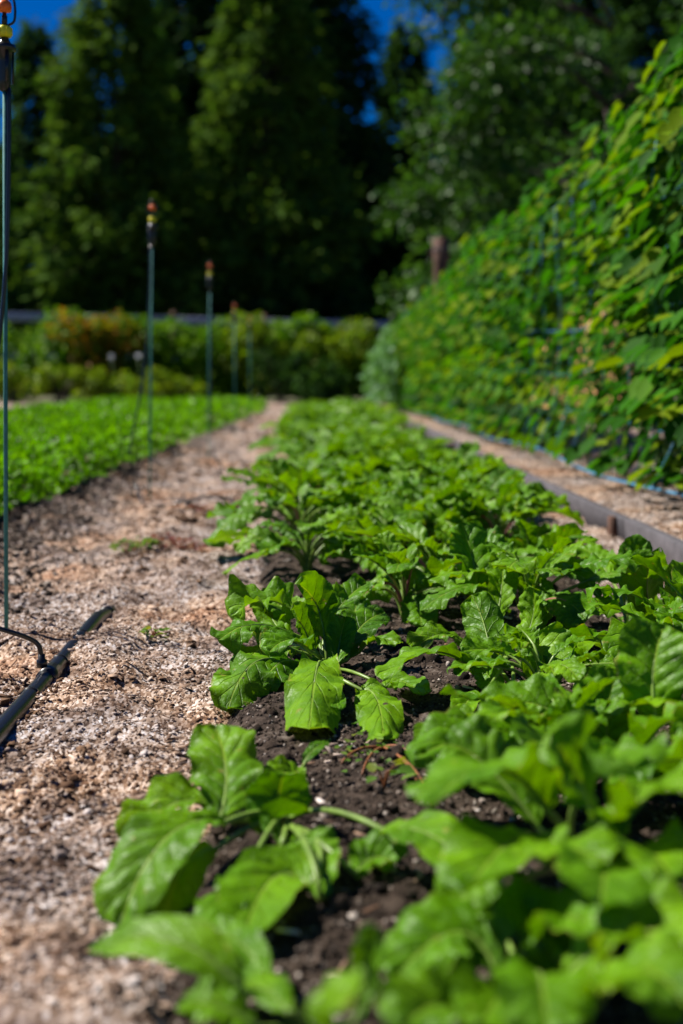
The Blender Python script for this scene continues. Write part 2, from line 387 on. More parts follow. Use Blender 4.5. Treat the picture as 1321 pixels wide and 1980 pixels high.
# loose chips and crumbs
def flakes(name, X, Y, Z, size, mat, flat=.35, asp=(1.0, 2.6), thick=.22):
    n = len(X); L = size; Wd = L / rng.uniform(asp[0], asp[1], n); H = Wd*thick
    az = rng.uniform(0, 2*np.pi, n); tl = rng.normal(0, flat, n); rl = rng.normal(0, flat, n)
    ex = np.c_[np.cos(az)*np.cos(tl), np.sin(az)*np.cos(tl), np.sin(tl)]
    ey0 = np.c_[-np.sin(az), np.cos(az), np.zeros(n)]
    ez0 = np.cross(ex, ey0)
    ey = ey0*np.cos(rl)[:, None] + ez0*np.sin(rl)[:, None]; ez = np.cross(ex, ey)
    C = np.c_[X, Y, Z]
    t = np.array([(-1,-.8,-1),(1,-1,-1),(.9,1,-1),(-.8,.9,-1),(-.9,-.9,1),(.8,-.7,1),(1,.8,1),(-.9,.7,1)])*.5
    V = C[:, None, :] + t[None,:,0:1]*ex[:,None,:]*L[:,None,None] + t[None,:,1:2]*ey[:,None,:]*Wd[:,None,None] + t[None,:,2:3]*ez[:,None,:]*H[:,None,None]
    V += rng.normal(0, .06, V.shape)*Wd[:,None,None]
    F = np.array([(4,5,6,7),(0,1,5,4),(1,2,6,5),(2,3,7,6),(3,0,4,7)])
    FF = (F[None] + (np.arange(n)*8)[:, None, None]).reshape(-1, 4)
    return link(name, mesh_np(name, V.reshape(-1, 3), FF, mat, smooth=False))
def ysample(n, y0, y1): u = rng.uniform(0, 1, n); return 1/(1/y0 + (1/y1-1/y0)*u)   # density ~ 1/y^2
n = 95000
Y = ysample(n, 1.05, 8.0); X = rng.uniform(-1.25, -.08, n)
keep = X > -(.262*Y+.06); X, Y = X[keep], Y[keep]
sz = np.clip(rng.lognormal(math.log(.0036), .5, len(X)), .0015, .016)*(1+.22*np.clip(Y-2, 0, 4))
o = flakes('wood_chips', X, Y, path_z(X, Y)+sz*.12, sz, M['chips']); tag(o, 'pale wood chips and sawdust strewn over the walking path', 'wood chips', kind='stuff')
n = 9000
Y = ysample(n, 2.2, 12.0); X = rng.uniform(.62, .94, n)
sz = np.clip(rng.lognormal(math.log(.006), .4, n), .002, .02)
o = flakes('wood_chips', X, Y, path_z(X, Y)+sz*.12, sz, M['chips']); tag(o, 'pinkish wood chips on the narrow strip before the board edging', 'wood chips', kind='stuff')
n = 12000
Y = ysample(n, 2.5, 12.0); X = rng.uniform(.985, 1.5, n)
sz = np.clip(rng.lognormal(math.log(.008), .4, n), .003, .03)
o = flakes('wood_chips', X, Y, bean_z(X, Y)+sz*.12, sz, M['chips']); tag(o, 'tan wood chips mulching the bed under the climbing beans', 'wood chips', kind='stuff')
n = 60000
Y = ysample(n, .95, 6.0); X = rng.uniform(-.2, .74, n)
Zb = bed_z(X, Y); k = Zb > path_z(X, Y)-.004; X, Y, Zb = X[k], Y[k], Zb[k]
sz = np.clip(rng.lognormal(math.log(.0027), .5, len(X)), .0012, .012)
o = flakes('soil_and_shade_crumbs', X, Y, Zb+sz*.15, sz, M['crumb'], flat=.6, asp=(1, 1.6), thick=.7); tag(o, 'dark crumbly soil grains between the leafy plants', 'soil crumbs', kind='stuff')

n = 60000
Y = ysample(n, 1.1, 8.0); X = rng.uniform(-1.0, -.12, n)
q = fbm(X*2.2+3, Y*1.9, 77, 4); k = (q + rng.normal(0, .035, n) > .17) & (X > -(.262*Y+.06)); X, Y = X[k], Y[k]
sz = np.clip(rng.lognormal(math.log(.0042), .5, len(X)), .002, .02)*(1+.15*np.clip(Y-2, 0, 4))
o = flakes('bark_crumbs', X, Y, path_z(X, Y)+sz*.25, sz, M['bark_bit'], flat=.6, asp=(1, 2.6), thick=.5); tag(o, 'brown bark crumbs lying in patches on the pale path', 'bark crumbs', kind='stuff')
n = 2600
Y = rng.uniform(4.5, 17, n); X = rng.uniform(-.95, -.2, n); q = fbm(X*4+3, Y*2.2, 79, 3); k = (q > .03) & (X > edge_l(Y)); X, Y = X[k], Y[k]
sz = np.clip(rng.lognormal(math.log(.022), .45, len(X)), .01, .06)
o = flakes('bark_pieces', X, Y, path_z(X, Y)+sz*.12, sz, M['bark_bit'], flat=.4, asp=(1, 3), thick=.4); tag(o, 'larger dark bark pieces on the far stretch of the path', 'bark pieces', kind='stuff')
n = 1100
Y = ysample(n, 1.0, 6.0); X = rng.uniform(-.12, .66, n)
sz = np.clip(rng.lognormal(math.log(.010), .45, n), .005, .028)
o = flakes('soil_clods', X, Y, bed_z(X, Y)+sz*.1, sz, M['soil'], flat=.8, asp=(1, 1.5), thick=.8); tag(o, 'crumbly dark soil clods scattered over the bed', 'soil clods', kind='stuff')
n = 500
Y = ysample(n, 1.1, 4.5); X = rng.uniform(-.9, .60, n); X = np.where(X > -.262*Y-.05, X, -.2)
sz = rng.uniform(.010, .026, n); Zs = np.maximum(path_z(X, Y), bed_z(X, Y)*(X > -.16) - (X <= -.16))
o = flakes('wood_splinters', X, Y, Zs+.003, sz, M['chips'], flat=.25, asp=(3, 7), thick=.5); tag(o, 'longer pale wood splinters lying on path and soil', 'wood splinters', kind='stuff')
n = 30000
Y = ysample(n, 2.8, 10.0); X = edge_l(Y) + np.abs(rng.normal(0, .20, n)) - .08  # dark flakes put the shade beside the salad bed into the path colour
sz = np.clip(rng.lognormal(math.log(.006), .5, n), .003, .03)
o = flakes('soil_and_shade_crumbs', X, Y, path_z(X, Y)+sz*.15, sz, M['crumb'], flat=.6, asp=(1, 1.6), thick=.7); tag(o, 'dark soil crumbs laid as shade of the salad leaves along the path edge', 'soil crumbs', kind='stuff')

# ---------------------------------------------------------------- board edging
edge = thing('bed_edging', (.96, 3, 0), 'weathered grey board edging holding up the mulched bean bed', 'board edging')
y = 1.7; k = 0
while y < 19:
    L = 2.44; mb = MB(); mb.box((.0, 0, 0), (.032, L-.012, .10), bev=.004)
    o = mb.build('board', M['grey_wood'], edge, smooth=False, loc=(random.uniform(-.006, .006), y+L/2-3, .030+random.uniform(-.006, .006))); o.rotation_euler = (R(random.uniform(-.3,.3)), R(random.uniform(-4, 4)), R(random.uniform(-.35, .35)))
    mb = MB(); mb.box((0, 0, 0), (.022, .04, .12), bev=.004)
    mb.build('stake', M['brown_wood'], edge, smooth=False, loc=(-.03, y+.12-3 if k % 2 else y+1.1-3, .012)); y += L; k += 1

# ---------------------------------------------------------------- turnip leaves
def blade(C, nrm, W, seed=0, nu=26, nv=10, fold=.25, ruffle=.12, roll=0.0, lobes=.03, tipround=.34, shoulder=.6):
    """C: (k,3) centre line from stalk to tip"""
    r = np.random.default_rng(seed)
    C = np.asarray(C, float); t = np.linspace(0, 1, len(C)); u = np.linspace(0, 1, nu) ** .92
    cc = np.c_[np.interp(u, t, C[:,0]), np.interp(u, t, C[:,1]), np.interp(u, t, C[:,2])]
    T = np.gradient(cc, axis=0); T /= np.linalg.norm(T, axis=1)[:,None]+1e-9
    nrm = np.asarray(nrm, float); Sd = np.cross(T, nrm); Sd /= np.linalg.norm(Sd, axis=1)[:,None]+1e-6
    Nn = np.cross(Sd, T)
    ca, sa = math.cos(roll), math.sin(roll)
    Sd, Nn = Sd*ca + Nn*sa, Nn*ca - Sd*sa
    p = np.clip(u, 1e-4, 1)**shoulder * np.clip(1-u, 0, 1)**tipround; p /= p.max()
    p = np.maximum(p, .02); p[-1] = .015
    v = np.linspace(-1, 1, 2*nv+1)
    out = np.zeros((nu, len(v), 3)); ph = r.uniform(0, 6.28, 8); k1, k2 = r.uniform(3.0, 4.4), r.uniform(9, 13)
    L = np.linalg.norm(np.diff(cc, axis=0), axis=1).sum()
    bumpy = r.uniform(.6, 1.2)
    for j, vv in enumerate(v):
        sgn = 1 if vv > 0 else -1; av = abs(vv); q = 0 if vv > 0 else 3
        edge = 1 + (lobes*(np.sin(6.28*k1*u+ph[q])*1.0 + .5*np.sin(6.28*k2*.8*u+ph[q+1])) + .018*np.sin(6.28*k2*1.7*u+ph[q+2])) * (av**3)
        notch = 1 - .30*np.exp(-((u-.13)/.03)**2)*(av**2)*min(1, lobes/.05)
        wv = W/2*p*edge*notch
        z = fold*wv*av + ruffle*W*(av**2.2)*(np.sin(6.28*k1*.62*u+ph[(q+1)%6]+.6)*np.clip(u*4, 0, 1)+.5*np.sin(6.28*k2*.55*u+ph[(q+2)%6]))*.8
        # quilting between side veins
        phs = (u - .26*av**.8)*6.5; z = z + .045*W*bumpy*np.sin(math.pi*(phs % 1))*min(1, av*4)*(1-av**4)
        z = z + W*.085*fbm(u*7+seed*1.7, u*0+vv*3.2+seed, seed % 50, 3)*min(1, .25+av*3)
        z = z - ruffle*.5*W*av**2*np.cos(3.1*u+ph[6])
        out[:, j] = cc + Sd*(vv*p*0+sgn*av*wv)[:,None] + Nn*z[:,None]
    V = out.reshape(-1, 3); nc = len(v); i = np.arange((nu-1)*(nc-1)); rr, c_ = i//(nc-1), i%(nc-1); a_ = rr*nc+c_
    F = np.c_[a_, a_+1, a_+nc+1, a_+nc]
    UV = np.c_[np.repeat(u, nc), np.tile(v*.5+.5, nu)]
    return V, F, UV
def rib(mb, stalk, C, rad, W):
    n = len(C); m = int(n*.7); dn = (C[1]-C[0]); 
    pts = np.vstack([stalk, C[1:m]]); r = np.r_[np.linspace(rad*1.15, rad, len(stalk)), np.linspace(rad, rad*.25, m-1)]
    mb.tube(pts, r, 6)

def make_leaf(root, base, start, ctl, tip, W, nrm=(0,0,1), seed=0, stalkctl=None, pink=False, origin=None, hi=True, **kw):
    """all points relative to the plant base"""
    base, start, ctl, tip = [np.asarray(q, float) for q in (base, start, ctl, tip)]
    C = bez(start, ctl, tip, 18)
    V, F, UV = blade(C, nrm, W, seed, nu=(34 if hi else 18), nv=(10 if hi else 5), **kw)
    lf = link('leaf', mesh_np('leaf', V, F, M['turnip'], uv=UV), root)
    if stalkctl is None:
        d0 = C[0]-C[1]; d0 /= np.linalg.norm(d0)+1e-9
        stalkctl = start + d0*np.linalg.norm(start-base)*.5; stalkctl = stalkctl*.6 + (base+np.array([0,0,.6])*np.linalg.norm(start-base))*.4
    st = bez(base, stalkctl, start, 10)
    mb = MB(); rr = .0021 + .014*W
    rib(mb, st, C + np.array([0,0,-.0006]), rr, W)
    s_ = mb.build('stalk', M['stalk_red'] if pink else M['stalk'], lf)
    return lf

NPL = 0
def hero_plant(label, bpx, d, leaves, group='turnip plants growing in the bed'):
    """bpx: (px,py-less) ground position given as world x; leaves given by photo sight lines at real depths"""
    global NPL; NPL += 1
    x = P(bpx, 990, d)[0]; z = float(bed_z(x, d)) - .004; B = np.array([x, d, z])
    root = thing('turnip_plant', B, label, 'turnip plant', group)
    for i, l in enumerate(leaves):
        s, c, t, W = l[0], l[1], l[2], l[3]; nr = l[4] if len(l) > 4 else (0, -.25, 1); kw = l[5] if len(l) > 5 else {}
        def above(q):
            v = P(*q); zg = float(bed_z(v[0], v[1])) + .012
            if v[2] < zg: v = P(q[0], q[1], q[2]*(zg-CAMZ)/(v[2]-CAMZ))
            return v - B
        s3, c3, t3 = above(s), above(c), above(t)
        make_leaf(root, rng.normal(0, .004, 3)*np.array([1,1,0]), s3, c3, t3, W, nr, seed=NPL*40+i, **kw)
    return root

def rosette(root, nleaf, seed, scale=1.0, hi=True, upright=None, single=False):
    r = np.random.default_rng(seed); Vs, Fs, UVs, off = [], [], [], 0; mb = MB()
    for i in range(nleaf):
        az = i*2.399 + r.uniform(-.3, .3); k = i/(nleaf-1)            # 0 = inner, upright; 1 = outer, drooping
        el0 = R(84 - 42*k + r.uniform(-9, 9)); L = scale*r.uniform(.085, .135)*(.7+.45*k); St = scale*r.uniform(.06, .12)*(.75+.35*k)
        dirv = np.array([math.cos(az), math.sin(az), 0])
        start = dirv*St*math.cos(el0) + np.array([0, 0, St*math.sin(el0)])
        el1 = el0 - R(r.uniform(15, 45)); droop = el0 - R(r.uniform(50, 105))
        ctl = start + L*.55*(dirv*math.cos(el1) + np.array([0,0,math.sin(el1)]))
        tip = ctl + L*.6*(dirv*math.cos(droop) + np.array([0,0,math.sin(droop)])) + np.array([r.normal(0,.01), r.normal(0,.01), 0])
        if tip[2] < .012: tip[2] = .012+.01*r.random()
        W = scale*r.uniform(.046, .074)*(.7+.3*k)
        nr = -dirv*.6*math.sin(el0)+np.array([0,0,1.])+r.normal(0,.15,3)
        kw = dict(fold=r.uniform(-.3,.5), ruffle=r.uniform(.08,.2), roll=r.normal(0,.25), lobes=r.uniform(.015,.05), shoulder=r.uniform(.5,.75), tipround=r.uniform(.28,.42))
        if single:
            V, F, UV = blade(bez(start, ctl, tip, 9), nr, W, seed*50+i, nu=10, nv=3, **kw)
            Vs.append(V); Fs.append(F+off); UVs.append(UV); off += len(V)
            mb.tube(bez((0,0,0), start*.5+np.array([0,0,St*.2]), start, 4), .003, 4)
        else:
            make_leaf(root, dirv*.006, start, ctl, tip, W, nr, seed*50+i, hi=hi, pink=(r.random() < .12), **kw)
    if single:
        return mesh_np('foliage', np.concatenate(Vs), np.concatenate(Fs), M['turnip'], uv=np.concatenate(UVs)), mb.mesh('stalks', M['stalk'])
exec_hero = True

FC = (0, -1, .35)   # leaf face towards the viewer
A = hero_plant('sharp leafy turnip plant at the middle of the left row beside the sawdust', 630, 2.3, [
 ((622,1283,2.2),(612,1255,2.05),(598,1412,2.02),.082,(0,-.5,1),dict(fold=-.35,ruffle=.2)),
 ((700,1335,2.14),(735,1322,2.05),(742,1425,2.0),.066,(0,-.6,1),dict(fold=-.25,ruffle=.18)),
 ((560,1288,2.2),(480,1235,2.12),(440,1372,2.03),.088,(0,-.45,1),dict(ruffle=.24,fold=-.3)),
 ((555,1222,2.3),(480,1185,2.25),(422,1240,2.2),.072,(0,-.3,1),dict(ruffle=.26,fold=-.2)),
 ((590,1205,2.38),(520,1120,2.4),(448,1195,2.36),.085,(0,-.2,1),dict(ruffle=.26)),
 ((530,1300,2.22),(470,1290,2.12),(416,1330,2.08),.05,(0,-.2,1)),
 ((628,1240,2.32),(620,1150,2.4),(575,1130,2.3),.075,FC,dict(fold=.35)),
 ((640,1200,2.4),(670,1150,2.45),(708,1128,2.5),.055,(0,-.5,1),dict(ruffle=.18)),
 ((672,1275,2.28),(685,1200,2.35),(742,1185,2.4),.065,(0,-.6,1),dict(ruffle=.1)),
 ((690,1265,2.3),(730,1215,2.3),(765,1250,2.25),.055,(0,0,1)),
 ((650,1290,2.27),(655,1240,2.3),(668,1195,2.33),.05,FC,dict(fold=.5)),
 ((560,1245,2.36),(520,1190,2.5),(500,1150,2.5),.06,(0,-.3,1)),
 ((600,1260,2.25),(560,1215,2.2),(520,1262,2.15),.065,(0,-.2,1)),
 ((745,1330,2.2),(770,1300,2.15),(820,1345,2.1),.05,(0,-.3,1)),
 ((640,1320,2.2),(640,1330,2.12),(655,1372,2.1),.03,(0,-.6,1)),
 ((575,1260,2.3),(510,1225,2.25),(470,1290,2.15),.075,(0,-.4,1),dict(ruffle=.24,fold=-.2)),
 ((610,1230,2.4),(560,1160,2.5),(500,1165,2.5),.07,(0,-.4,1),dict(ruffle=.24)),
 ((590,1290,2.25),(540,1250,2.15),(505,1330,2.08),.065,(0,-.5,1),dict(ruffle=.2,fold=-.3)),
 ((655,1240,2.4),(690,1190,2.5),(690,1160,2.52),.06,(-.3,-.8,.6),dict(ruffle=.2)),
 ((605,1270,2.3),(590,1200,2.32),(560,1180,2.28),.05,(.5,-.8,.5),dict(fold=.5)),
])
B = hero_plant('broad-leaved turnip plant at the lower left, its left leaves over the sawdust', 552, 1.47, [
 ((424,1590,1.42),(455,1500,1.5),(416,1405,1.6),.082,(.1,-.6,.8),dict(ruffle=.16,fold=.2,stalkctl=None)),
 ((432,1592,1.38),(300,1560,1.32),(232,1795,1.25),.085,(-.3,-.5,1),dict(ruffle=.07,fold=.18)),
 ((430,1575,1.46),(340,1500,1.48),(255,1640,1.42),.07,(0,-.2,1),dict(ruffle=.15)),
 ((420,1640,1.36),(340,1640,1.32),(315,1800,1.28),.05,(.3,-.3,1)),
 ((545,1640,1.47),(530,1560,1.46),(548,1498,1.42),.068,(0,1,.3),dict(fold=.2)),
 ((620,1735,1.36),(600,1650,1.36),(580,1618,1.33),.062,(0,-.7,.8),dict(fold=.12)),
 ((600,1712,1.34),(520,1640,1.3),(470,1818,1.2),.072,(0,-.5,1),dict(ruffle=.05,lobes=.03,fold=.3)),
 ((470,1700,1.34),(430,1730,1.3),(415,1830,1.24),.05,(-.3,-.3,1)),
 ((688,1690,1.38),(725,1640,1.4),(765,1668,1.38),.055,(0,-.5,1),dict(ruffle=.14)),
 ((742,1606,1.33),(840,1580,1.26),(935,1705,1.15),.068,(0,-.5,1),dict(ruffle=.08)),
 ((588,1480,1.62),(600,1445,1.64),(634,1434,1.66),.018,(0,-.4,1),dict(lobes=.02)),
 ((585,1520,1.6),(560,1480,1.6),(520,1500,1.55),.04,(0,-.4,1),dict(lobes=.03)),
])
Cc = hero_plant('blurred turnip plant at the bottom left corner of the bed with one long pointed leaf', 585, 1.02, [
 ((470,1915,.98),(340,1760,1.0),(172,1838,1.04),.046,(0,-.5,1),dict(ruffle=.03,lobes=.02,fold=.15,tipround=.7)),
 ((520,1900,1.02),(470,1800,1.1),(400,1800,1.12),.035,(0,-.5,1),dict(lobes=.04)),
 ((500,1990,.95),(430,1930,.95),(350,1940,.96),.04,(0,-.3,1)),
 ((560,1960,.95),(520,1900,1.0),(440,1890,1.05),.035,(0,-.3,1)),
 ((690,1975,.88),(715,1880,.9),(722,1785,.9),.022,(-.3,-.8,.4),dict(lobes=.02,fold=.3)),
 ((640,1990,.8),(620,1930,.8),(700,1920,.78),.04,(0,-.5,1)),
])
D = hero_plant('turnip plant with upright spoon-shaped leaves in the middle of the bed', 965, 2.3, [
 ((950,1300,2.26),(950,1220,2.22),(912,1150,2.28),.066,(0,1,.2),dict(fold=.1,lobes=.03)),
 ((1005,1260,2.35),(1045,1190,2.4),(1028,1132,2.4),.055,(-.8,-.6,.2),dict(fold=.4,lobes=.03)),
 ((960,1200,2.42),(975,1130,2.5),(972,1072,2.55),.058,FC,dict(fold=.2)),
 ((925,1180,2.55),(925,1090,2.65),(892,1012,2.7),.09,(.3,-.9,.3),dict(fold=.2,ruffle=.16)),
 ((1010,1350,2.15),(1060,1270,2.1),(1035,1225,2.12),.095,(0,-.8,.2),dict(fold=.7,lobes=.03)),
 ((930,1310,2.15),(840,1205,2.1),(742,1318,2.02),.078,(0,.3,1),dict(ruffle=.08,fold=.1)),
 ((985,1362,2.06),(950,1310,2.08),(922,1280,2.1),.042,(-.7,-.4,.5),dict(lobes=.02)),
 ((1050,1310,2.3),(1110,1210,2.35),(1168,1258,2.36),.075,(0,-.4,1),dict(ruffle=.1)),
 ((930,1350,2.1),(900,1340,2.05),(895,1385,2.0),.045,(0,-.3,1)),
 ((1040,1220,2.5),(1060,1150,2.6),(1020,1120,2.6),.06,FC),
 ((900,1250,2.4),(850,1200,2.4),(800,1260,2.35),.06,(0,-.3,1)),
])
E = hero_plant('turnip plant at the right rim with one dark leaf standing above the board edging', 1215, 2.62, [
 ((1212,1150,2.66),(1210,1080,2.7),(1252,1045,2.68),.066,(-.3,-.9,.4),dict(fold=.25,lobes=.02)),
 ((1262,1205,2.6),(1240,1130,2.55),(1262,1074,2.5),.085,(-.2,1,.1),dict(fold=.25,ruffle=.14)),
 ((1160,1160,2.66),(1100,1060,2.7),(1028,1112,2.66),.078,(0,-.4,1),dict(ruffle=.12)),
 ((1235,1195,2.56),(1160,1150,2.5),(1085,1205,2.45),.07,(0,-.4,1)),
 ((1300,1200,2.5),(1325,1140,2.5),(1330,1090,2.55),.08,FC),
 ((1180,1120,2.8),(1160,1070,2.9),(1120,1060,2.95),.07,(0,-.4,1)),
 ((1170,1230,2.5),(1120,1220,2.45),(1060,1270,2.4),.06,(0,-.4,1)),
])
Fh = hero_plant('large blurred turnip plant at the right with tall standing leaves', 1195, 1.72, [
 ((1180,1455,1.66),(1160,1370,1.66),(1195,1300,1.7),.075,(-.3,-1,.4),dict(fold=.3,lobes=.03)),
 ((1270,1400,1.6),(1250,1290,1.62),(1285,1210,1.66),.09,(-.3,-.8,.5),dict(fold=.2,ruffle=.1)),
 ((1120,1430,1.66),(1060,1330,1.68),(930,1370,1.68),.075,(0,-.4,1),dict(ruffle=.1)),
 ((1240,1450,1.55),(1290,1370,1.5),(1330,1400,1.45),.08,(0,-.6,1)),
 ((1090,1480,1.6),(960,1370,1.55),(800,1470,1.48),.082,(0,-.3,1),dict(ruffle=.16)),
 ((1150,1480,1.55),(1100,1420,1.5),(1010,1440,1.4),.075,(0,-.5,1)),
 ((1250,1480,1.5),(1220,1440,1.42),(1170,1520,1.36),.07,(0,-.5,1)),
 ((1210,1380,1.8),(1230,1300,1.9),(1300,1280,1.95),.075,(0,-.6,1)),
])
G = hero_plant('big foreground turnip plant at the lower right with one broad shading leaf', 1130, 1.3, [
 ((1060,1570,1.22),(960,1400,1.2),(835,1560,1.12),.10,(0,.4,1),dict(ruffle=.1,fold=.1)),
 ((1060,1650,1.2),(1010,1560,1.12),(900,1730,1.02),.085,(-.2,-.4,1),dict(ruffle=.14)),
 ((1150,1600,1.2),(1120,1480,1.15),(1060,1420,1.15),.08,(0,-.6,.8),dict(ruffle=.12)),
 ((1180,1640,1.15),(1260,1480,1.1),(1330,1540,1.05),.085,(0,-.4,1)),
 ((1060,1680,1.15),(1050,1600,1.05),(1180,1670,1.0),.06,(0,-.5,1)),
 ((1200,1680,1.15),(1250,1600,1.1),(1300,1700,1.0),.08,(0,-.4,1)),
 ((1150,1700,1.15),(1180,1640,1.0),(1160,1760,.92),.07,(0,-.6,1)),
 ((1040,1600,1.3),(930,1440,1.35),(860,1440,1.36),.075,(0,-.6,1)),
 ((1110,1560,1.25),(1180,1440,1.2),(1230,1480,1.12),.08,(0,-.5,1)),
 ((1000,1700,1.15),(940,1640,1.12),(880,1760,1.08),.06,(0,-.3,1)),
])
H = hero_plant('nearest turnip plant at the bottom right corner, very blurred wide leaves', 1010, 1.08, [
 ((900,1930,1.032),(860,1830,1.056),(850,1742,1.104),0.066,(-.2,-.8,.5),dict(ruffle=.12)),
 ((960,1880,1.032),(900,1720,1.080),(760,1900,1.008),0.072,(-.2,-.4,1),dict(ruffle=.12)),
 ((1010,1850,1.032),(1080,1730,1.032),(1180,1800,0.960),0.072,(0,-.5,1),dict(ruffle=.12)),
 ((1050,1900,0.960),(1040,1850,0.888),(1060,2000,0.840),0.066,(0,-.5,1)),
 ((1090,1900,0.960),(1230,1740,0.960),(1320,1850,0.888),0.078,(0,-.4,1)),
 ((1140,1960,0.900),(1240,1800,0.864),(1330,1950,0.816),0.072,(0,-.4,1)),
 ((900,1990,0.900),(850,1900,0.888),(780,1990,0.840),0.060,(0,-.5,1)),
 ((960,1790,1.176),(940,1740,1.200),(980,1720,1.200),0.042,(0,-.5,1)),
 ((1060,1860,1.056),(1060,1760,1.080),(1000,1800,1.008),0.072,(0,-.7,.6)),
 ((1120,1840,1.080),(1180,1700,1.080),(1260,1740,1.032),0.078,(0,-.5,1)),
 ((980,1960,0.960),(980,1880,0.936),(930,1990,0.864),0.060,(0,-.5,1)),
])

GRP = 'turnip plants growing in the bed'
protos = []
for i in range(7):
    root = thing('turnip_plant', (0, 0, 0), 'x', 'turnip plant', GRP)
    rosette(root, 17 + i % 4, 100+i, scale=[1.12, 1.25, 1.05, 1.3, 1.18, 1.0, 1.22][i], hi=True); protos.append(root)
used = [False]*7
def place(x, y, label, sc=1.0, pi=None):
    i = random.randrange(7) if pi is None else pi
    z = float(bed_z(x, y)) - .004; rz = random.uniform(0, 6.28)
    if not used[i]:
        used[i] = True; r = protos[i]; r.location = (x, y, z); r.rotation_euler = (0, 0, rz); r.scale = (sc,)*3; r['label'] = label
    else: r = copy_tree(protos[i], (x, y, z), rz, sc, label)
    return r
place(-.01, 3.42, 'bushy turnip plant with a bare soil gap on its right, third in the left row', 1.05, 0)
place(-.05, 4.55, 'dark leaved turnip plant leaning over the path beyond the third left plant', 1.15, 1)
place(.30, 1.62, 'turnip plant between the big lower right plant and the spoon-leaved plant', .95, 2)
place(.60, 2.12, 'turnip plant at the right rim between the blurred right plant and the dark leaf', 1.0, 3)
place(.28, 3.0, 'turnip plant directly behind the spoon-leaved plant', 1.1, 4)
place(.50, 3.15, 'turnip plant behind the dark leaf plant, reaching towards the narrow sawdust strip', 1.1, 5)
place(.50, 1.30, 'turnip plant cut by the right edge of the picture in the near foreground', .95, 6)
place(.42, 2.62, 'turnip plant squeezed between the spoon-leaved plant and the right rim plant', .95, 1)
place(.17, 3.35, 'turnip plant on the right side of the bare soil gap', .9, 2)
place(.19, 2.78, 'turnip plant behind the right side of the sharp plant in the left row', 1.05, 5)
place(.34, 2.02, 'turnip plant just in front of the spoon-leaved plant, over bare soil', .8, 0)
place(-.03, 3.95, 'turnip plant fourth in the left row, its leaves spilling onto the sawdust', 1.15, 6)
place(.74, 2.75, 'low turnip leaves sprawling beyond the right rim plant', .8, 4)
yy = 3.75
while yy < 6.4:
    for x0 in (.0, .18, .34, .49):
        if x0 < .1 and yy < 4.9: continue
        x = x0 + random.uniform(-.05, .05); y = yy + random.uniform(-.08, .08)
        place(x, y, 'small blurred turnip plant amid the crowded middle stretch of the bed', random.uniform(.95, 1.2))
    yy += .28
# far plants: one mesh each
far = [rosette(None, 18, 300+i, scale=1.3, single=True) for i in range(6)]
yy = 6.5
while yy < 17.3:
    for x0 in (-.0, .2, .4, .55):
        if x0 == .55 and random.random() < .35: continue
        fm, sm = far[random.randrange(6)]
        x = x0 + random.uniform(-.06, .06); y = yy + random.uniform(-.1, .1)
        o = thing('turnip_plant', (x, y, float(bed_z(x, y))-.004), 'tiny turnip plant in the far blurred end of the bed', 'turnip plant', 'turnip plants at the far end of the bed', random.uniform(0, 6.28))
        s_ = random.uniform(.95, 1.2); o.scale = (s_,)*3
        link('foliage', fm, o); link('stalks', sm, o)
    yy += .34

# ---------------------------------------------------------------- leaf clouds
T_OVAL = (np.array([(0,0,0),(.2,-.3,.06),(.62,-.34,.05),(1,0,-.12),(.62,.34,.05),(.2,.3,.06)]), np.array([(0,1,2,3),(0,3,4,5)]))
T_SPRAY = (np.array([(0,-.04,0),(.5,-.17,-.03),(1,0,-.12),(.5,.17,-.03),(0,.04,0)]), np.array([(0,1,2,2),(0,2,4,4),(4,2,3,3)]))
T_SPRAY = (np.array([(0,0,0),(.45,-.2,-.04),(1,-.03,-.14),(1,.03,-.14),(.45,.2,-.04)]), np.array([(0,1,2,3),(0,3,4,4)]))
def cloud(pos, d, nrm, size, tmpl=T_OVAL):
    n = len(pos); d = d/(np.linalg.norm(d, axis=1)[:,None]+1e-9)
    s_ = np.cross(nrm, d); s_ /= np.linalg.norm(s_, axis=1)[:,None]+1e-9; nn = np.cross(d, s_)
    tv, tf = tmpl; size = np.broadcast_to(size, (n,))
    V = pos[:,None,:] + (tv[None,:,0:1]*d[:,None,:] + tv[None,:,1:2]*s_[:,None,:] + tv[None,:,2:3]*nn[:,None,:])*size[:,None,None]
    F = (tf[None] + (np.arange(n)*len(tv))[:,None,None])
    return V.reshape(-1,3), F.reshape(-1, tf.shape[1])
T_SPRAY = (np.array([(0,0,0),(.5,-.16,-.04),(1,0,-.14),(.5,.16,-.04)]), np.array([(0,1,2,3)]))

# salad greens on the left: uncountable dense sward
n = 95000
y = 1/(1/3.6 + (1/20.3-1/3.6)*rng.uniform(0, 1, n)); x = rng.uniform(0, 1, n); el = edge_l(y); x = el - (el+3.05)*x**1.0
keep = x > -(.235*y+.35); x, y, el = x[keep], y[keep], el[keep]
hgt = (.14 + .10*fbm(x*5, y*3, 60)*2) * np.clip((el - x)/.08, .25, 1) + .015*np.clip((x+3)/.2, 0, 1)
lv = rng.uniform(.35, 1, len(x))**.6; z = lbed_z(x, y) + hgt*lv
d = np.c_[rng.normal(0,1,(len(x),2)), rng.uniform(.3, 1.8, len(x))]; nr = np.c_[rng.normal(0,.7,(len(x),2)), np.ones(len(x))]
sz = rng.uniform(.018, .036, len(x))*(1+.07*(y-4))
T_NARROW = (T_OVAL[0]*np.array([1, .62, 1.6]), T_OVAL[1]); V, F = cloud(np.c_[x + .02*rng.normal(0,1,len(x)), y, z], d, nr, sz*1.12, T_NARROW)
o = link('salad_greens', mesh_np('salad_greens', V, F, M['greens'])); tag(o, 'dense bright green salad leaves filling the wide bed at the left', 'salad greens', kind='stuff')

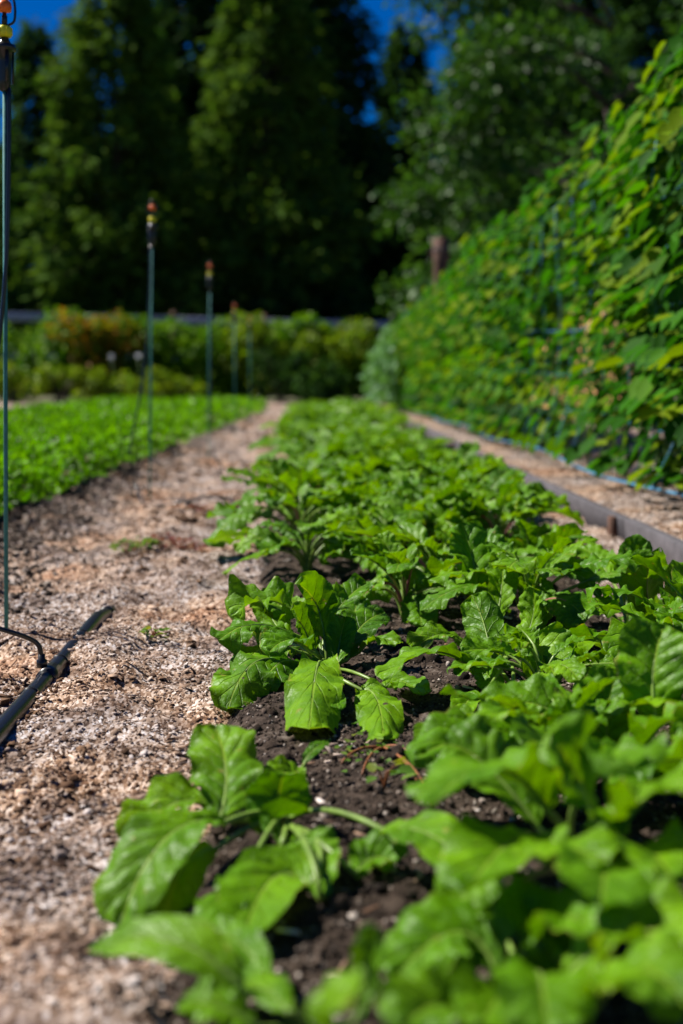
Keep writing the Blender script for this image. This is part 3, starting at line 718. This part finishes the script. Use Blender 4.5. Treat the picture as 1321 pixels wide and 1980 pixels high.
# ---------------------------------------------------------------- climbing beans on netting
XB = 1.34
def bean_proto(seed, n, mat, h=1.5, wy=.42, thick=.27, leaf=(.05, .11)):
    r = np.random.default_rng(seed)
    root = thing('climbing_bean_plant', (0,0,0), 'x', 'bean plant', 'climbing bean plants on the blue netting')
    mb = MB()
    for k in range(3):
        y0 = r.uniform(-wy/3, wy/3); zz = np.linspace(0, h*r.uniform(.85, 1), 14)
        mb.tube(np.c_[.02*np.sin(zz*7+k), y0+.05*np.sin(zz*4+k*2), zz], np.linspace(.005, .002, 14), 5)
    stem = mb.build('vine', M['vine'], root)
    z = h*r.uniform(.02, 1.0, n)**.85
    taper = 1 - .45*np.clip((z/h-.7)/.3, 0, 1)
    ys = r.normal(0, wy*.5, n)*taper; side = r.uniform(-1, 1, n); xs = thick*side*np.sqrt(1-np.clip(np.abs(ys)/(wy*1.6), 0, .9))*taper
    face = np.where(side < .2, -1, 1)
    dz = np.c_[face*r.uniform(.2, 1, n), r.normal(0, .6, n), -r.uniform(.1, .9, n)]
    nr = np.c_[face*r.uniform(.2, .8, n), r.normal(0, .35, n), r.uniform(.5, 1.1, n)]
    V, F = cloud(np.c_[xs, ys, z+.05], dz, nr, r.uniform(leaf[0], leaf[1], n))
    link('foliage', mesh_np('foliage', V, F, mat), root); return root
bp = [bean_proto(500+i, 400 if i < 4 else 85, M['bean'], h=1.36+.03*i) for i in range(5)]
ub = [False]*5
y = 2.9; k = 0
while y < 19.5:
    i = random.randrange(4) if k >= 4 else k; k += 1
    if 5.9 < y < 8.0 and random.random() < .9: i = 4
    hz = 1.05 - .02*max(0, y-6.5)
    lab = 'climbing bean plant, one of the run clothing the blue netting from ground to top'
    loc = (XB+random.uniform(-.03, .03), y, .06); rz = random.choice([0, 0, .15, -.15]); sc = (1, 1, hz*random.uniform(.93, 1.06))
    if not ub[i]: ub[i] = True; r_ = bp[i]; r_.location = loc; r_.rotation_euler = (0,0,rz); r_.scale = sc; r_['label'] = lab
    else: copy_tree(bp[i], loc, rz, sc, lab)
    y += .27
# paler bushy plants at the far end of the row
for i, (x, y, h) in enumerate([(.98, 16.6, .95), (.92, 17.6, .8), (1.1, 18.4, 1.1)]):
    r_ = bean_proto(540+i, 420, M['pale_bean'], h=h, wy=.5, thick=.26, leaf=(.06, .1)); r_.name = 'pale_climber'
    r_['label'] = ['pale bluish climber at the near end of the pale clump', 'lowest pale bluish climber, touching the path at the end of the row', 'tallest pale bluish climber behind the other two'][i]
    r_['category'] = 'climber'; r_['group'] = 'pale climbers ending the bean row'; r_.location = (x, y, .0)
# netting
net = thing('trellis_netting', (1.13, 3, .08), 'blue twine netting strung along the bean row with a thick bottom line', 'netting')
mb = MB()
for j in range(1, 7):
    ys = np.linspace(-.4, 16.5, 120); mb.tube(np.c_[.10+.025*np.sin(ys*1.3+j*2)+.012*np.sin(ys*3+j), ys, .05+j*.2+.02*np.sin(ys*2.1+j*1.3)], .0024, 4)
for k in range(1, 42):
    zz = np.linspace(.05, 1.25, 12); mb.tube(np.c_[.10*np.clip(zz*4,0,1)+.02*np.sin(zz*5+k), -.4+.4*k+.02*np.sin(zz*4+k*1.7), zz], .0022, 4)
mb.build('mesh_twine', M['blue'], net)
mb = MB(); ys = np.linspace(-.4, 16.5, 120); mb.tube(np.c_[.01*np.sin(ys*2), ys, .05+.012*np.sin(ys*1.9)], .0055, 6); mb.build('bottom_line', M['blue'], net)
# posts of the row
def post(x, y, h, label, r=.075):
    t = thing('trellis_post', (x, y, 0), label, 'post', 'posts of the bean trellis'); mb = MB()
    zz = np.linspace(-.1, h, 9); mb.tube(np.c_[.01*np.sin(zz*2), .01*np.cos(zz*3), zz], r*(1+.04*np.sin(zz*7)), 14)
    mb.build('pole', M['brown_wood'], t); mb = MB(); mb.tube([(0, -.0, h-.12), (0, 0, h-.10)], r*1.06, 14); mb.build('wire_band', M['grey_wood'], t)
post(1.30, 14.0, 1.86, 'thick brown round post rising above the bean leaves', .082)
# heap of chips behind the beans
def heap(x, y):
    n = 50; ths = np.linspace(0, 2*np.pi, n, endpoint=False); V = []; rings = 16
    for i in range(rings):
        q = i/(rings-1)
        for t_ in ths:
            rr = (1-q)*(1+.18*fbm(np.cos(t_)*2+5, np.sin(t_)*2+5, 70)); V.append((1.0*rr*math.cos(t_), 1.6*rr*math.sin(t_), .98*1.3*math.sin(q*math.pi/2)**1.3 + .05*fbm(t_*4, q*8, 71)*4*(1-q)))
    F = [(i*n+k, i*n+(k+1)%n, (i+1)*n+(k+1)%n, (i+1)*n+k) for i in range(rings-1) for k in range(n)]
    mb = MB(); mb.add(V, F); o = mb.build('mulch_heap', M['heap'], loc=(x, y, .04)); tag(o, 'heap of orange tan mulch glimpsed through the bean leaves', 'mulch heap')
M['heap'] = plain('orange_mulch', (.75, .40, .15), .9, .4, 40)
heap(3.05, 15.2)

# ---------------------------------------------------------------- irrigation
pipe = thing('irrigation_pipe', (PIPEX, 0, 0), 'black plastic irrigation pipe lying half buried along the sawdust path', 'irrigation pipe')
ys = np.linspace(1.3, 16, 150); gs = path_z(PIPEX + .012*np.sin(ys*.8), ys); gs = np.convolve(np.pad(gs, 8, 'edge'), np.ones(17)/17, 'valid')
vis = np.clip((3.16-ys)/.30, 0, 1); vis = np.maximum(vis, 1.1*np.exp(-((ys-4.08)/.12)**2)); vis = np.maximum(vis, 1.1*np.exp(-((ys-5.25)/.25)**2))
pz = gs - .03 + .033*vis; PZ = lambda y_: float(np.interp(y_, ys, pz))
mb = MB(); mb.tube(np.c_[.012*np.sin(ys*.8), ys, pz], .0145, 14); mb.build('pipe', M['black'], pipe)
for q in (2.16, 2.42, 2.66):
    mb = MB(); mb.tube([(.012*math.sin(q*.8), q, PZ(q)), (.012*math.sin(q*.8), q+.008, PZ(q))], .0160, 14); mb.build('clamp_ring', M['black'], pipe)
mb = MB(); mb.tube([(.0115, 2.29, PZ(2.29)), (.0115, 2.35, PZ(2.35))], .0175, 14); mb.lathe([(.009, 0), (.009, .012), (.006, .014), (.006, .022)], (.0, 2.32, PZ(2.32)+.015), 12); mb.build('tee_fitting', M['black'], pipe)
mb = MB(); mb.tube([(.007, 3.0, PZ(3.0)), (.006, 3.07, PZ(3.07))], .0165, 14); mb.build('coupling', M['black'], pipe)

SL = ['nearest sprinkler stake, cut by the left edge of the picture', 'second sprinkler stake with orange top standing before the conifers', 'third sprinkler stake, shorter, standing at the edge of the salad bed',
      'fourth faint sprinkler stake before the shrubs', 'farthest sprinkler stake before the shrubs']
def stake(i, bx, d, lean=(0, 0), h=1.20):
    x = P(bx, 990, d)[0]; z0 = float(path_z(x, d))
    t = thing('sprinkler_stake', (x, d, z0), SL[i], 'sprinkler stake', 'sprinkler stakes along the path')
    t.rotation_euler = (lean[1], lean[0], 0)
    mb = MB(); mb.tube([(0,0,-.12), (0,0,.5), (0,0,1.06)], .0042, 8); mb.build('rod', M['rod'], t)
    hb = 1.04
    mb = MB(); mb.lathe([(.007,0),(.011,.004),(.0125,.02),(.0135,.055),(.0145,.075),(.021,.076),(.021,.086),(.013,.088),(.010,.094),(.006,.102)], (0,0,hb), 18)
    for a_ in range(4):
        mb.box((.0155*math.cos(a_*math.pi/2+.5), .0155*math.sin(a_*math.pi/2+.5), hb+.045), (.003, .006, .06), a_*math.pi/2+.5)
    mb.build('holder', M['black'], t)
    mb = MB(); mb.lathe([(.006,0),(.0125,.001),(.0135,.006),(.0135,.018),(.0105,.021),(.007,.022)], (0,0,hb+.100), 12)
    for a_ in range(6): mb.box((.0138*math.cos(a_*math.pi/3), .0138*math.sin(a_*math.pi/3), hb+.110), (.002, .003, .014), a_*math.pi/3)
    mb.build('nozzle', M['yellow'], t)
    mb = MB(); mb.lathe([(.0055,0),(.0055,.018),(.004,.019),(.004,.026)], (0,0,hb+.122), 10)
    mb.tube(smoothpath([(.006,0,hb+.122),(.0185,0,hb+.132),(.0185,0,hb+.165),(.006,0,hb+.186),(-.006,0,hb+.186),(-.0185,0,hb+.165),(-.0185,0,hb+.132),(-.006,0,hb+.122)], 4), .0024, 6)
    mb.build('bridge', M['black'], t)
    mb = MB(); mb.lathe([(.005,0),(.0125,.002),(.0140,.010),(.0125,.018),(.006,.024)], (0,0,hb+.146), 14); mb.build('spinner', M['red'], t)
    # feeder tube from the holder down to the pipe
    if i < 3:
        x0 = PIPEX - x
        pts = {0: [(.0085,-.004,hb+.006),(.0085,-.005,.9),(.002,-.006,.7),(-.02,-.01,.5),(-.06,-.02,.3),(-.075,-.1,.12),(-.03,-.28,.075),(.07,-.42,.085),(x0-.012,-.385,.055),(x0,-.38,PZ(2.32)+.035-z0)],
               1: [(-.006,-.004,hb+.006),(-.009,-.004,.8),(-.03,-.008,.5),(-.078,-.02,.2),(-.05,-.05,.06),(.0,-.25,.01),(.06,-.42,.01),(x0,-.50,.04-z0),(x0+.06,-.35,.05),(x0+.13,-.25,.03),(x0+.16,-.40,.01),(x0+.12,-.50,.0)],
               2: [(.006,-.004,hb+.006),(.009,-.004,.8),(.012,-.008,.4),(.02,-.02,.16),(.05,-.2,.05),(.11,-.7,.03),(.17,-1.3,.02),(.14,-1.7,.02),(x0,-1.9,.03-z0)]}[i]
        sp = smoothpath(pts, 8); low = sp[:, 2] < .2
        gz = np.asarray(path_z(x+sp[:, 0], d+sp[:, 1])) - z0 + .006; sp[:, 2] = np.where(low, np.maximum(sp[:, 2], gz), sp[:, 2])
        mb = MB(); mb.tube(sp, .0042, 8); mb.build('feeder_tube', M['black'], t)
    return t
stake(0, 7, 2.70, lean=(R(1.15), 0)).scale = (1, 1, .986)
stake(1, 290, 5.75, lean=(R(1.3), 0)).scale = (1, 1, .986)
stake(2, 404, 8.7, lean=(R(1.0), 0))
stake(3, 455, 12.0, lean=(R(.4), 0), h=1.1).scale = (1, 1, .93)
stake(4, 484, 15.0, lean=(R(.4), 0), h=1.1).scale = (1, 1, .93)

# ---------------------------------------------------------------- weeds
def weed(px, py, label, n=30, rad=.05, mat='weed', h=.03, leaf=(.008, .016), cat='weed', y=None):
    d = CAMZ*FPX/(py-728); x = P(px, py, d)[0]; f = bed_z if x > -.12 else path_z; z = float(f(x, d))
    t = thing('weed', (x, d, z), label, cat, 'weeds in the bed and path')
    r = np.random.default_rng(int(px+py)); a_ = r.uniform(0, 6.28, n); q = rad*np.sqrt(r.uniform(0, 1, n))
    px_, py_ = q*np.cos(a_), q*np.sin(a_); pz_ = h*r.uniform(.3, 1, n)+np.asarray(f(x+px_, d+py_))-z
    V, F = cloud(np.c_[px_, py_, pz_], np.c_[np.cos(a_), np.sin(a_), r.uniform(-.2, .6, n)], np.c_[r.normal(0,.3,(n,2)), np.ones(n)], r.uniform(leaf[0], leaf[1], n))
    link('foliage', mesh_np('foliage', V, F, M[mat]), t)
    mb = MB()
    for k in range(6):
        j = r.integers(n); mb.tube(bez((0,0,.0), (px_[j]*.5, py_[j]*.5, h), (px_[j], py_[j], pz_[j]), 6), .0012, 5)
    mb.build('stem', M['red_stem'], t); return t
weed(258, 1070, 'flat yellow green weed growing on the sawdust path', 70, .055, leaf=(.012,.024))
weed(350, 1065, 'dark red weed patch beside the pipe on the path', 90, .075, 'weed_red', .035, (.012,.026))
weed(400, 1010, 'reddish weed behind the red patch, near the overhanging leaf', 40, .05, 'weed_red', .03, (.012,.024))
weed(296, 1243, 'small wispy green tuft on the bare sawdust', 26, .022, 'weed', .016, (.008,.018))
weed(1170, 1080, 'dark red weed by the board edging on the right', 60, .06, 'weed_red', .04, (.012,.028))
weed(742, 1565, 'tiny seedling with pale green leaves on the soil', 9, .022, 'weed', .03, (.016,.024))
weed(840, 1555, 'yellowing little weed leaves beside the long red stem', 6, .02, 'weed', .02, (.014,.02))
# sprawling purslane with red stems
d0 = CAMZ*FPX/(1450-728); base = P(742, 1470, 1.80); base[2] = float(bed_z(base[0], base[1]))
t = thing('purslane', base, 'sprawling wilted weed with long red stems on the dark soil', 'weed')
mb = MB()
for (ex, ey, s_) in [(835, 1590, 3), (812, 1560, 1), (700, 1520, -1), (660, 1500, -2), (800, 1480, 0)]:
    dd = CAMZ*.97*FPX/(ey-728); q = P(ex, ey, dd); q[2] = float(bed_z(q[0], q[1]))+.006; q = q-base
    mid = q*.5 + np.array([.006*s_, 0, .016]); mb.tube(bez((0,0,.002), mid, q, 12), np.linspace(.0022, .0011, 12), 6)
mb.build('stem', M['red_stem'], t)
r = np.random.default_rng(5); n = 46; xy = np.c_[r.normal(0, .04, n), r.normal(-.03, .05, n)]
zz = np.asarray(bed_z(base[0]+xy[:,0], base[1]+xy[:,1]))-base[2]+r.uniform(.003, .014, n)
V, F = cloud(np.c_[xy, zz], np.c_[r.normal(0,1,(n,2)), r.uniform(0,.5,n)], np.c_[r.normal(0,.4,(n,2)), np.ones(n)], r.uniform(.007,.014,n))
link('foliage', mesh_np('foliage', V, F, M['weed']), t)

# ---------------------------------------------------------------- shrubs, fence
def blob_points(r, n, rx, ry, rz, clumps=9):
    cs = np.c_[r.uniform(-.75,.75,clumps)*rx, r.uniform(-.6,.6,clumps)*ry, r.uniform(.15,.82,clumps)*rz]; rr = r.uniform(.22,.42,clumps)*min(rx, rz*.7)
    k = r.integers(clumps, size=n); v = r.normal(0,1,(n,3)); v /= np.linalg.norm(v, axis=1)[:,None]; rad = rr[k]*r.uniform(.35,1,n)**.4
    p = cs[k] + v*rad[:,None]*np.array([1,1,1.0]); p[:,2] = np.abs(p[:,2]); return p, v
def shrub_parts(root, seed, n, rx, ry, rz, mat, leaf=(.06,.1), clumps=10):
    r = np.random.default_rng(seed); p, v = blob_points(r, n, rx, ry, rz, clumps)
    V, F = cloud(p, v+r.normal(0,.5,(n,3)), v*.5+np.array([0,0,.8])+r.normal(0,.3,(n,3)), r.uniform(leaf[0],leaf[1],n))
    link('foliage', mesh_np('foliage', V, F, mat), root)
    mb = MB()
    for k in range(7):
        q = p[r.integers(n)]; mb.tube(bez((r.normal(0,.06), r.normal(0,.06), 0), q*np.array([.3,.3,.6]), q, 7), np.linspace(.02,.006,7), 5)
    mb.build('stem', M['bark'], root)
SH = [(-6.5, 30.5, 1.3,'shrub','green shrub at the left edge below the grey fence rail'),
      (-5.2, 30.0, 1.55,'shrub','yellow green shrub left of the orange one'),
      (-4.45, 29.6, 1.5,'shrub_orange','shrub turned orange, its leaves glowing in front of the fence'),
      (-3.6, 30.2, 1.6,'shrub','tall green shrub rising over the fence rail, right of the orange shrub'),
      (-2.75, 30.0, 1.4,'shrub','dark hollow green shrub behind the second sprinkler stake'),
      (-1.9, 30.6, 1.45,'shrub','green shrub between the second and third sprinkler stakes'),
      (-1.1, 30.2, 1.5,'shrub_yellow','yellowish shrub behind the fourth sprinkler stake'),
      (-.3, 31, 1.5,'shrub','shrub right of the farthest sprinkler stake'),
      (.5, 30.4, 1.5,'shrub_yellow','yellow topped shrub straight behind the end of the turnip bed'),
      (1.3, 30.8, 1.45,'shrub','dark shrub beside the pale climbers at the end of the bean row')]
for i, (x, y, h, m, lab) in enumerate(SH):
    t = thing('shrub', (x, y, 0), lab, 'shrub', 'shrubs along the fence'); shrub_parts(t, 600+i, 2300, .85, .6, h*1.28, M[m], (.08,.14), 20)
for i, (x, y, h, m, lab) in enumerate([(.25, 25.5, .75, 'spruce', 'low dark shrub in shade behind the end of the turnip bed'), (-.55, 26.5, .8, 'spruce', 'low dark shrub left of the bed end')]):
    t = thing('shrub', (x, y, 0), lab, 'shrub'); shrub_parts(t, 650+i, 900, .6, .5, h*1.2, M[m], (.08,.13), 9)
for i, (x, y) in enumerate([(-5.6, 26.6), (-4.7, 26.3), (-3.9, 26.8), (-3.1, 26.5), (-2.5,27.2)]):
    t = thing('low_plant', (x, y, 0), ['low yellow green plant at the far left behind the salad bed', 'low yellow green plant, second from the left, below the orange shrub', 'low yellow green plant in the middle of its row', 'low yellow green plant left of the white blooms', 'low yellow green plant nearest the second sprinkler stake'][i], 'plant', 'low yellow plants before the shrubs')
    shrub_parts(t, 680+i, 900, .65, .5, .8 - .06*i, M['shrub_yellow'], (.06,.1), 9)
# white blooms
for (px, py, lab) in [(216, 690, 'left of the two white blooms in front of the dark shrub'), (268, 688, 'right white bloom, nearest the second sprinkler stake')]:
    b_ = P(px, py, 28.2); t = thing('flowering_stem', (b_[0], b_[1], 0), lab, 'white bloom', 'white blooms before the shrubs')
    mb = MB(); mb.tube([(0,0,0),(.02,0,b_[2]*.5),(0,0,b_[2])], .01, 5); mb.build('stem', M['vine'], t)
    r = np.random.default_rng(px); v = r.normal(0,1,(30,3)); v /= np.linalg.norm(v,axis=1)[:,None]
    V, F = cloud(v*.022+np.array([0,0,b_[2]]), v, r.normal(0,1,(30,3)), .045); link('petals', mesh_np('petals', V, F, M['petal']), t)
fence = thing('rail_fence', (-9, 31.4, 0), 'weathered grey rail fence running behind the shrubs', 'fence')
f0, f1 = np.array([-10., 31.0]), np.array([3.2, 38.5]); L = np.linalg.norm(f1-f0); ang = math.atan2(*(f1-f0)[::-1]); nb = 6
for k in range(nb):
    c = f0 + (f1-f0)*(k+.5)/nb - np.array([-9, 31.4])
    for zz, nm in ((1.88, 'top_rail'), (.95, 'lower_rail')):
        mb = MB(); mb.box((0,0,0), (L/nb-.02, .05, .19 if zz > 1 else .14), bev=.006); o = mb.build(nm, M['rail_wood'], fence, smooth=False, loc=(c[0], c[1], zz)); o.rotation_euler = (0, R(random.uniform(-.3,.3)), ang)
for k in range(nb+1):
    c = f0 + (f1-f0)*k/nb - np.array([-9, 31.4]); mb = MB(); mb.box((0,0,0), (.12,.12,2.2), ang, .01)
    mb.build('post', M['brown_wood'], fence, smooth=False, loc=(c[0]-math.sin(ang)*-.09, c[1]-math.cos(ang)*-.09, 1.0))

# ---------------------------------------------------------------- trees
def conifer(seed, H, Rb, mat, density=1.0, z0=1.0, droop=.25, spray=(.35,.7)):
    r = np.random.default_rng(seed)
    root = thing('conifer', (0,0,0), 'x', 'conifer', 'conifers behind the fence')
    mb = MB(); zz = np.linspace(-.3, H, 12); mb.tube(np.c_[.05*np.sin(zz*.5), .05*np.cos(zz*.4), zz], np.interp(zz, [0, H], [.24, .02]), 9)
    pos, dr, nr, sz = [], [], [], []
    z = z0
    while z < H-.3:
        q = (z-z0)/(H-z0); Lb = Rb*(1-q)**.75*r.uniform(.8, 1.15)+.25
        nb = int(r.integers(5, 8)*density)
        for k in range(nb):
            a_ = r.uniform(0, 6.28); LL = Lb*r.uniform(.6, 1.15); dv = np.array([math.cos(a_), math.sin(a_), 0]); up = r.uniform(-.1, .25)
            t_ = np.linspace(.12, 1, 7); br = dv*(t_*LL)[:,None] + np.c_[0*t_,0*t_, z + up*t_*LL - droop*(t_**2)*LL]
            if LL > .8: mb.tube(br, np.linspace(.035, .008, 7), 4)
            m_ = int(16*LL*density)+6; tt = r.uniform(.2, 1, m_)**.7
            pp = dv*(tt*LL)[:,None] + np.c_[0*tt,0*tt, z + up*tt*LL - droop*(tt**2)*LL]; sd_ = np.array([-dv[1], dv[0], 0])
            lat = r.uniform(-1,1,m_)
            pos.append(pp + sd_*(lat*.28*(1.1-tt)*LL)[:,None]+r.normal(0,1,(m_,3))*np.array([.10,.10,.20])); dr.append(dv*.8 + sd_*(lat*1.1)[:,None] + np.c_[r.normal(0,.3,m_),r.normal(0,.3,m_),-r.uniform(-.5,1.1,m_)])
            nr.append(np.c_[r.normal(0,.9,(m_,2)), np.ones(m_)]); sz.append(r.uniform(spray[0], spray[1], m_))
        z += r.uniform(.22, .38)
    mb.build('trunk', M['bark'], root)
    V, F = cloud(np.concatenate(pos), np.concatenate(dr), np.concatenate(nr), np.concatenate(sz), T_SPRAY)
    link('crown', mesh_np('crown', V, F, M[mat]), root); return root
cps = [conifer(801, 18, 3.4, 'spruce', 1.7, spray=(.28,.55)), conifer(802, 16, 3.0, 'spruce', 1.7, spray=(.28,.55)), conifer(803, 13.5, 3.9, 'pine', 1.6, .3, .12, (.3,.55)), conifer(804, 20, 3.8, 'spruce', 1.6, spray=(.3,.6))]
uc = [False]*4
def plant_tree(i, px, d, sc, lab):
    x = (px-600)/FPX*d
    if not uc[i]: uc[i] = True; t = cps[i]; t.location = (x, d, -.1); t.scale = (sc,)*3; t['label'] = lab; t.rotation_euler = (0,0,random.uniform(0,6))
    else: t = copy_tree(cps[i], (x, d, -.1), random.uniform(0, 6.28), sc, lab)
TR = [(0, -210, 44, .95, 'dark conifer at the far left edge, mostly outside the picture'),
      (1, 85, 52, .84, 'slim dark conifer between the two left sky gaps'),
      (2, 235, 41, .93, 'light green conifer with yellowish boughs left of the second sprinkler stake'),
      (3, 385, 52, 1.0, 'tall dark conifer right above the third sprinkler stake'),
      (2, 515, 43, .98, 'light green conifer right of the third sprinkler stake'),
      (3, 590, 50, 1.05, 'dark dense conifer directly left of the big sky gap'),
      (1, 782, 52, .84, 'ragged dark conifer inside the big sky gap'),
      (3, 1000, 58, 1.0, 'dark conifer behind the broadleaf tree'),
      (3, 150, 62, .62, 'shorter far conifer seen low between the left trees'),
      (0, 300, 56, .86, 'dark conifer filling the gap left of the tall one'),
      (3, 700, 66, .62, 'short far conifer at the foot of the big sky gap'),
      (0, 905, 58, .8, 'conifer right of the ragged one, its top hidden by leaves'),
      (1, 1100, 50, 1.0, 'conifer behind the top of the bean wall'),
      (0, 1250, 46, .95, 'conifer behind the right end of the bean wall'),
      (1, 470, 62, 1.1, 'far conifer between the two light green ones'),
      (0, 10, 64, .62, 'far conifer low behind the nearest sprinkler stake'),
      (3, 650, 60, .55, 'lowest far conifer beneath the big sky gap'),
      (1, 760, 62, .62, 'small far conifer under the ragged one'),
      (3, 1420, 48, .9, 'rightmost conifer, just outside the picture')]
for a_ in TR: plant_tree(*a_)
# understorey bushes darkening the forest edge
for i in range(9):
    t = thing('forest_bush', (-9+i*1.9, 40.5+random.uniform(-.6,.6), 0), ['bush under the forest edge at the far left', 'second bush from the left under the forest edge', 'bush under the first light green conifer', 'bush left of the tall dark conifer foot', 'bush at the foot of the tall dark conifer', 'bush left of the second light green conifer', 'bush below the big sky gap', 'bush right of the big sky gap', 'bush behind the brown post'][i], 'bush', 'bushes under the forest edge')
    shrub_parts(t, 720+i, 900, 1.5, .9, 3.0, M['spruce'], (.25,.42), 12)

def broadleaf(loc, seed, H, rad, n, label, zlow=.25, leaf=(.10,.17), squash=1.0):
    r = np.random.default_rng(seed); root = thing('broadleaf_tree', loc, label, 'broadleaf tree', 'broadleaf trees behind the bean row')
    mb = MB(); mb.tube([(0,0,-.3),(.05,0,H*.2),(0,.1,H*.4),(.1,0,H*.62)], [.2,.16,.10,.02], 10)
    P_, D_ = [], []
    for k in range(26):
        z0 = H*r.uniform(.12, .75); a_ = r.uniform(0, 6.28); Lb = rad*r.uniform(.5, 1.05)*(1-.45*abs(z0/H-.4))
        tip = np.array([math.cos(a_)*Lb, math.sin(a_)*Lb*squash, z0 + Lb*r.uniform(.0, .5)]); b = bez((0,0,z0), (tip[0]*.5, tip[1]*.5, z0+Lb*.35), tip, 8)
        mb.tube(b, np.linspace(.05,.01,8), 5)
        m_ = n//26; tt = r.uniform(.3, 1, m_)**.7; idx = tt*7; p = np.c_[np.interp(idx, range(8), b[:,0]), np.interp(idx, range(8), b[:,1]), np.interp(idx, range(8), b[:,2])]
        v = r.normal(0,1,(m_,3)); v /= np.linalg.norm(v,axis=1)[:,None]; P_.append(p + v*(r.uniform(.2,1,m_)**.5*(.28+.22*rad*.4))[:,None]); D_.append(v)
    mb.build('trunk', M['bark'], root); p = np.concatenate(P_); v = np.concatenate(D_); m_ = len(p)
    V, F = cloud(p, v+r.normal(0,.5,(m_,3)), v*.4+np.array([0,0,.8])+r.normal(0,.4,(m_,3)), r.uniform(leaf[0],leaf[1],m_))
    link('crown', mesh_np('crown', V, F, M['broad']), root)
broadleaf((5.2, 24.5, 0), 901, 9.0, 4.2, 19000, 'glossy small-leaved tree hanging over the bean wall at the upper right')
broadleaf((3.15, 25.5, 0), 902, 5.1, 2.0, 8500, 'lighter broadleaf tree left of the bean wall with sky above it')
broadleaf((8.4, 23.5, 0), 903, 9.5, 3.0, 8000, 'broadleaf tree at the right edge of the picture')
broadleaf((1.98, 21.5, 0), 904, 3.2, .5, 520, 'slim sapling with hanging leaves left of the brown post', leaf=(.14,.2))
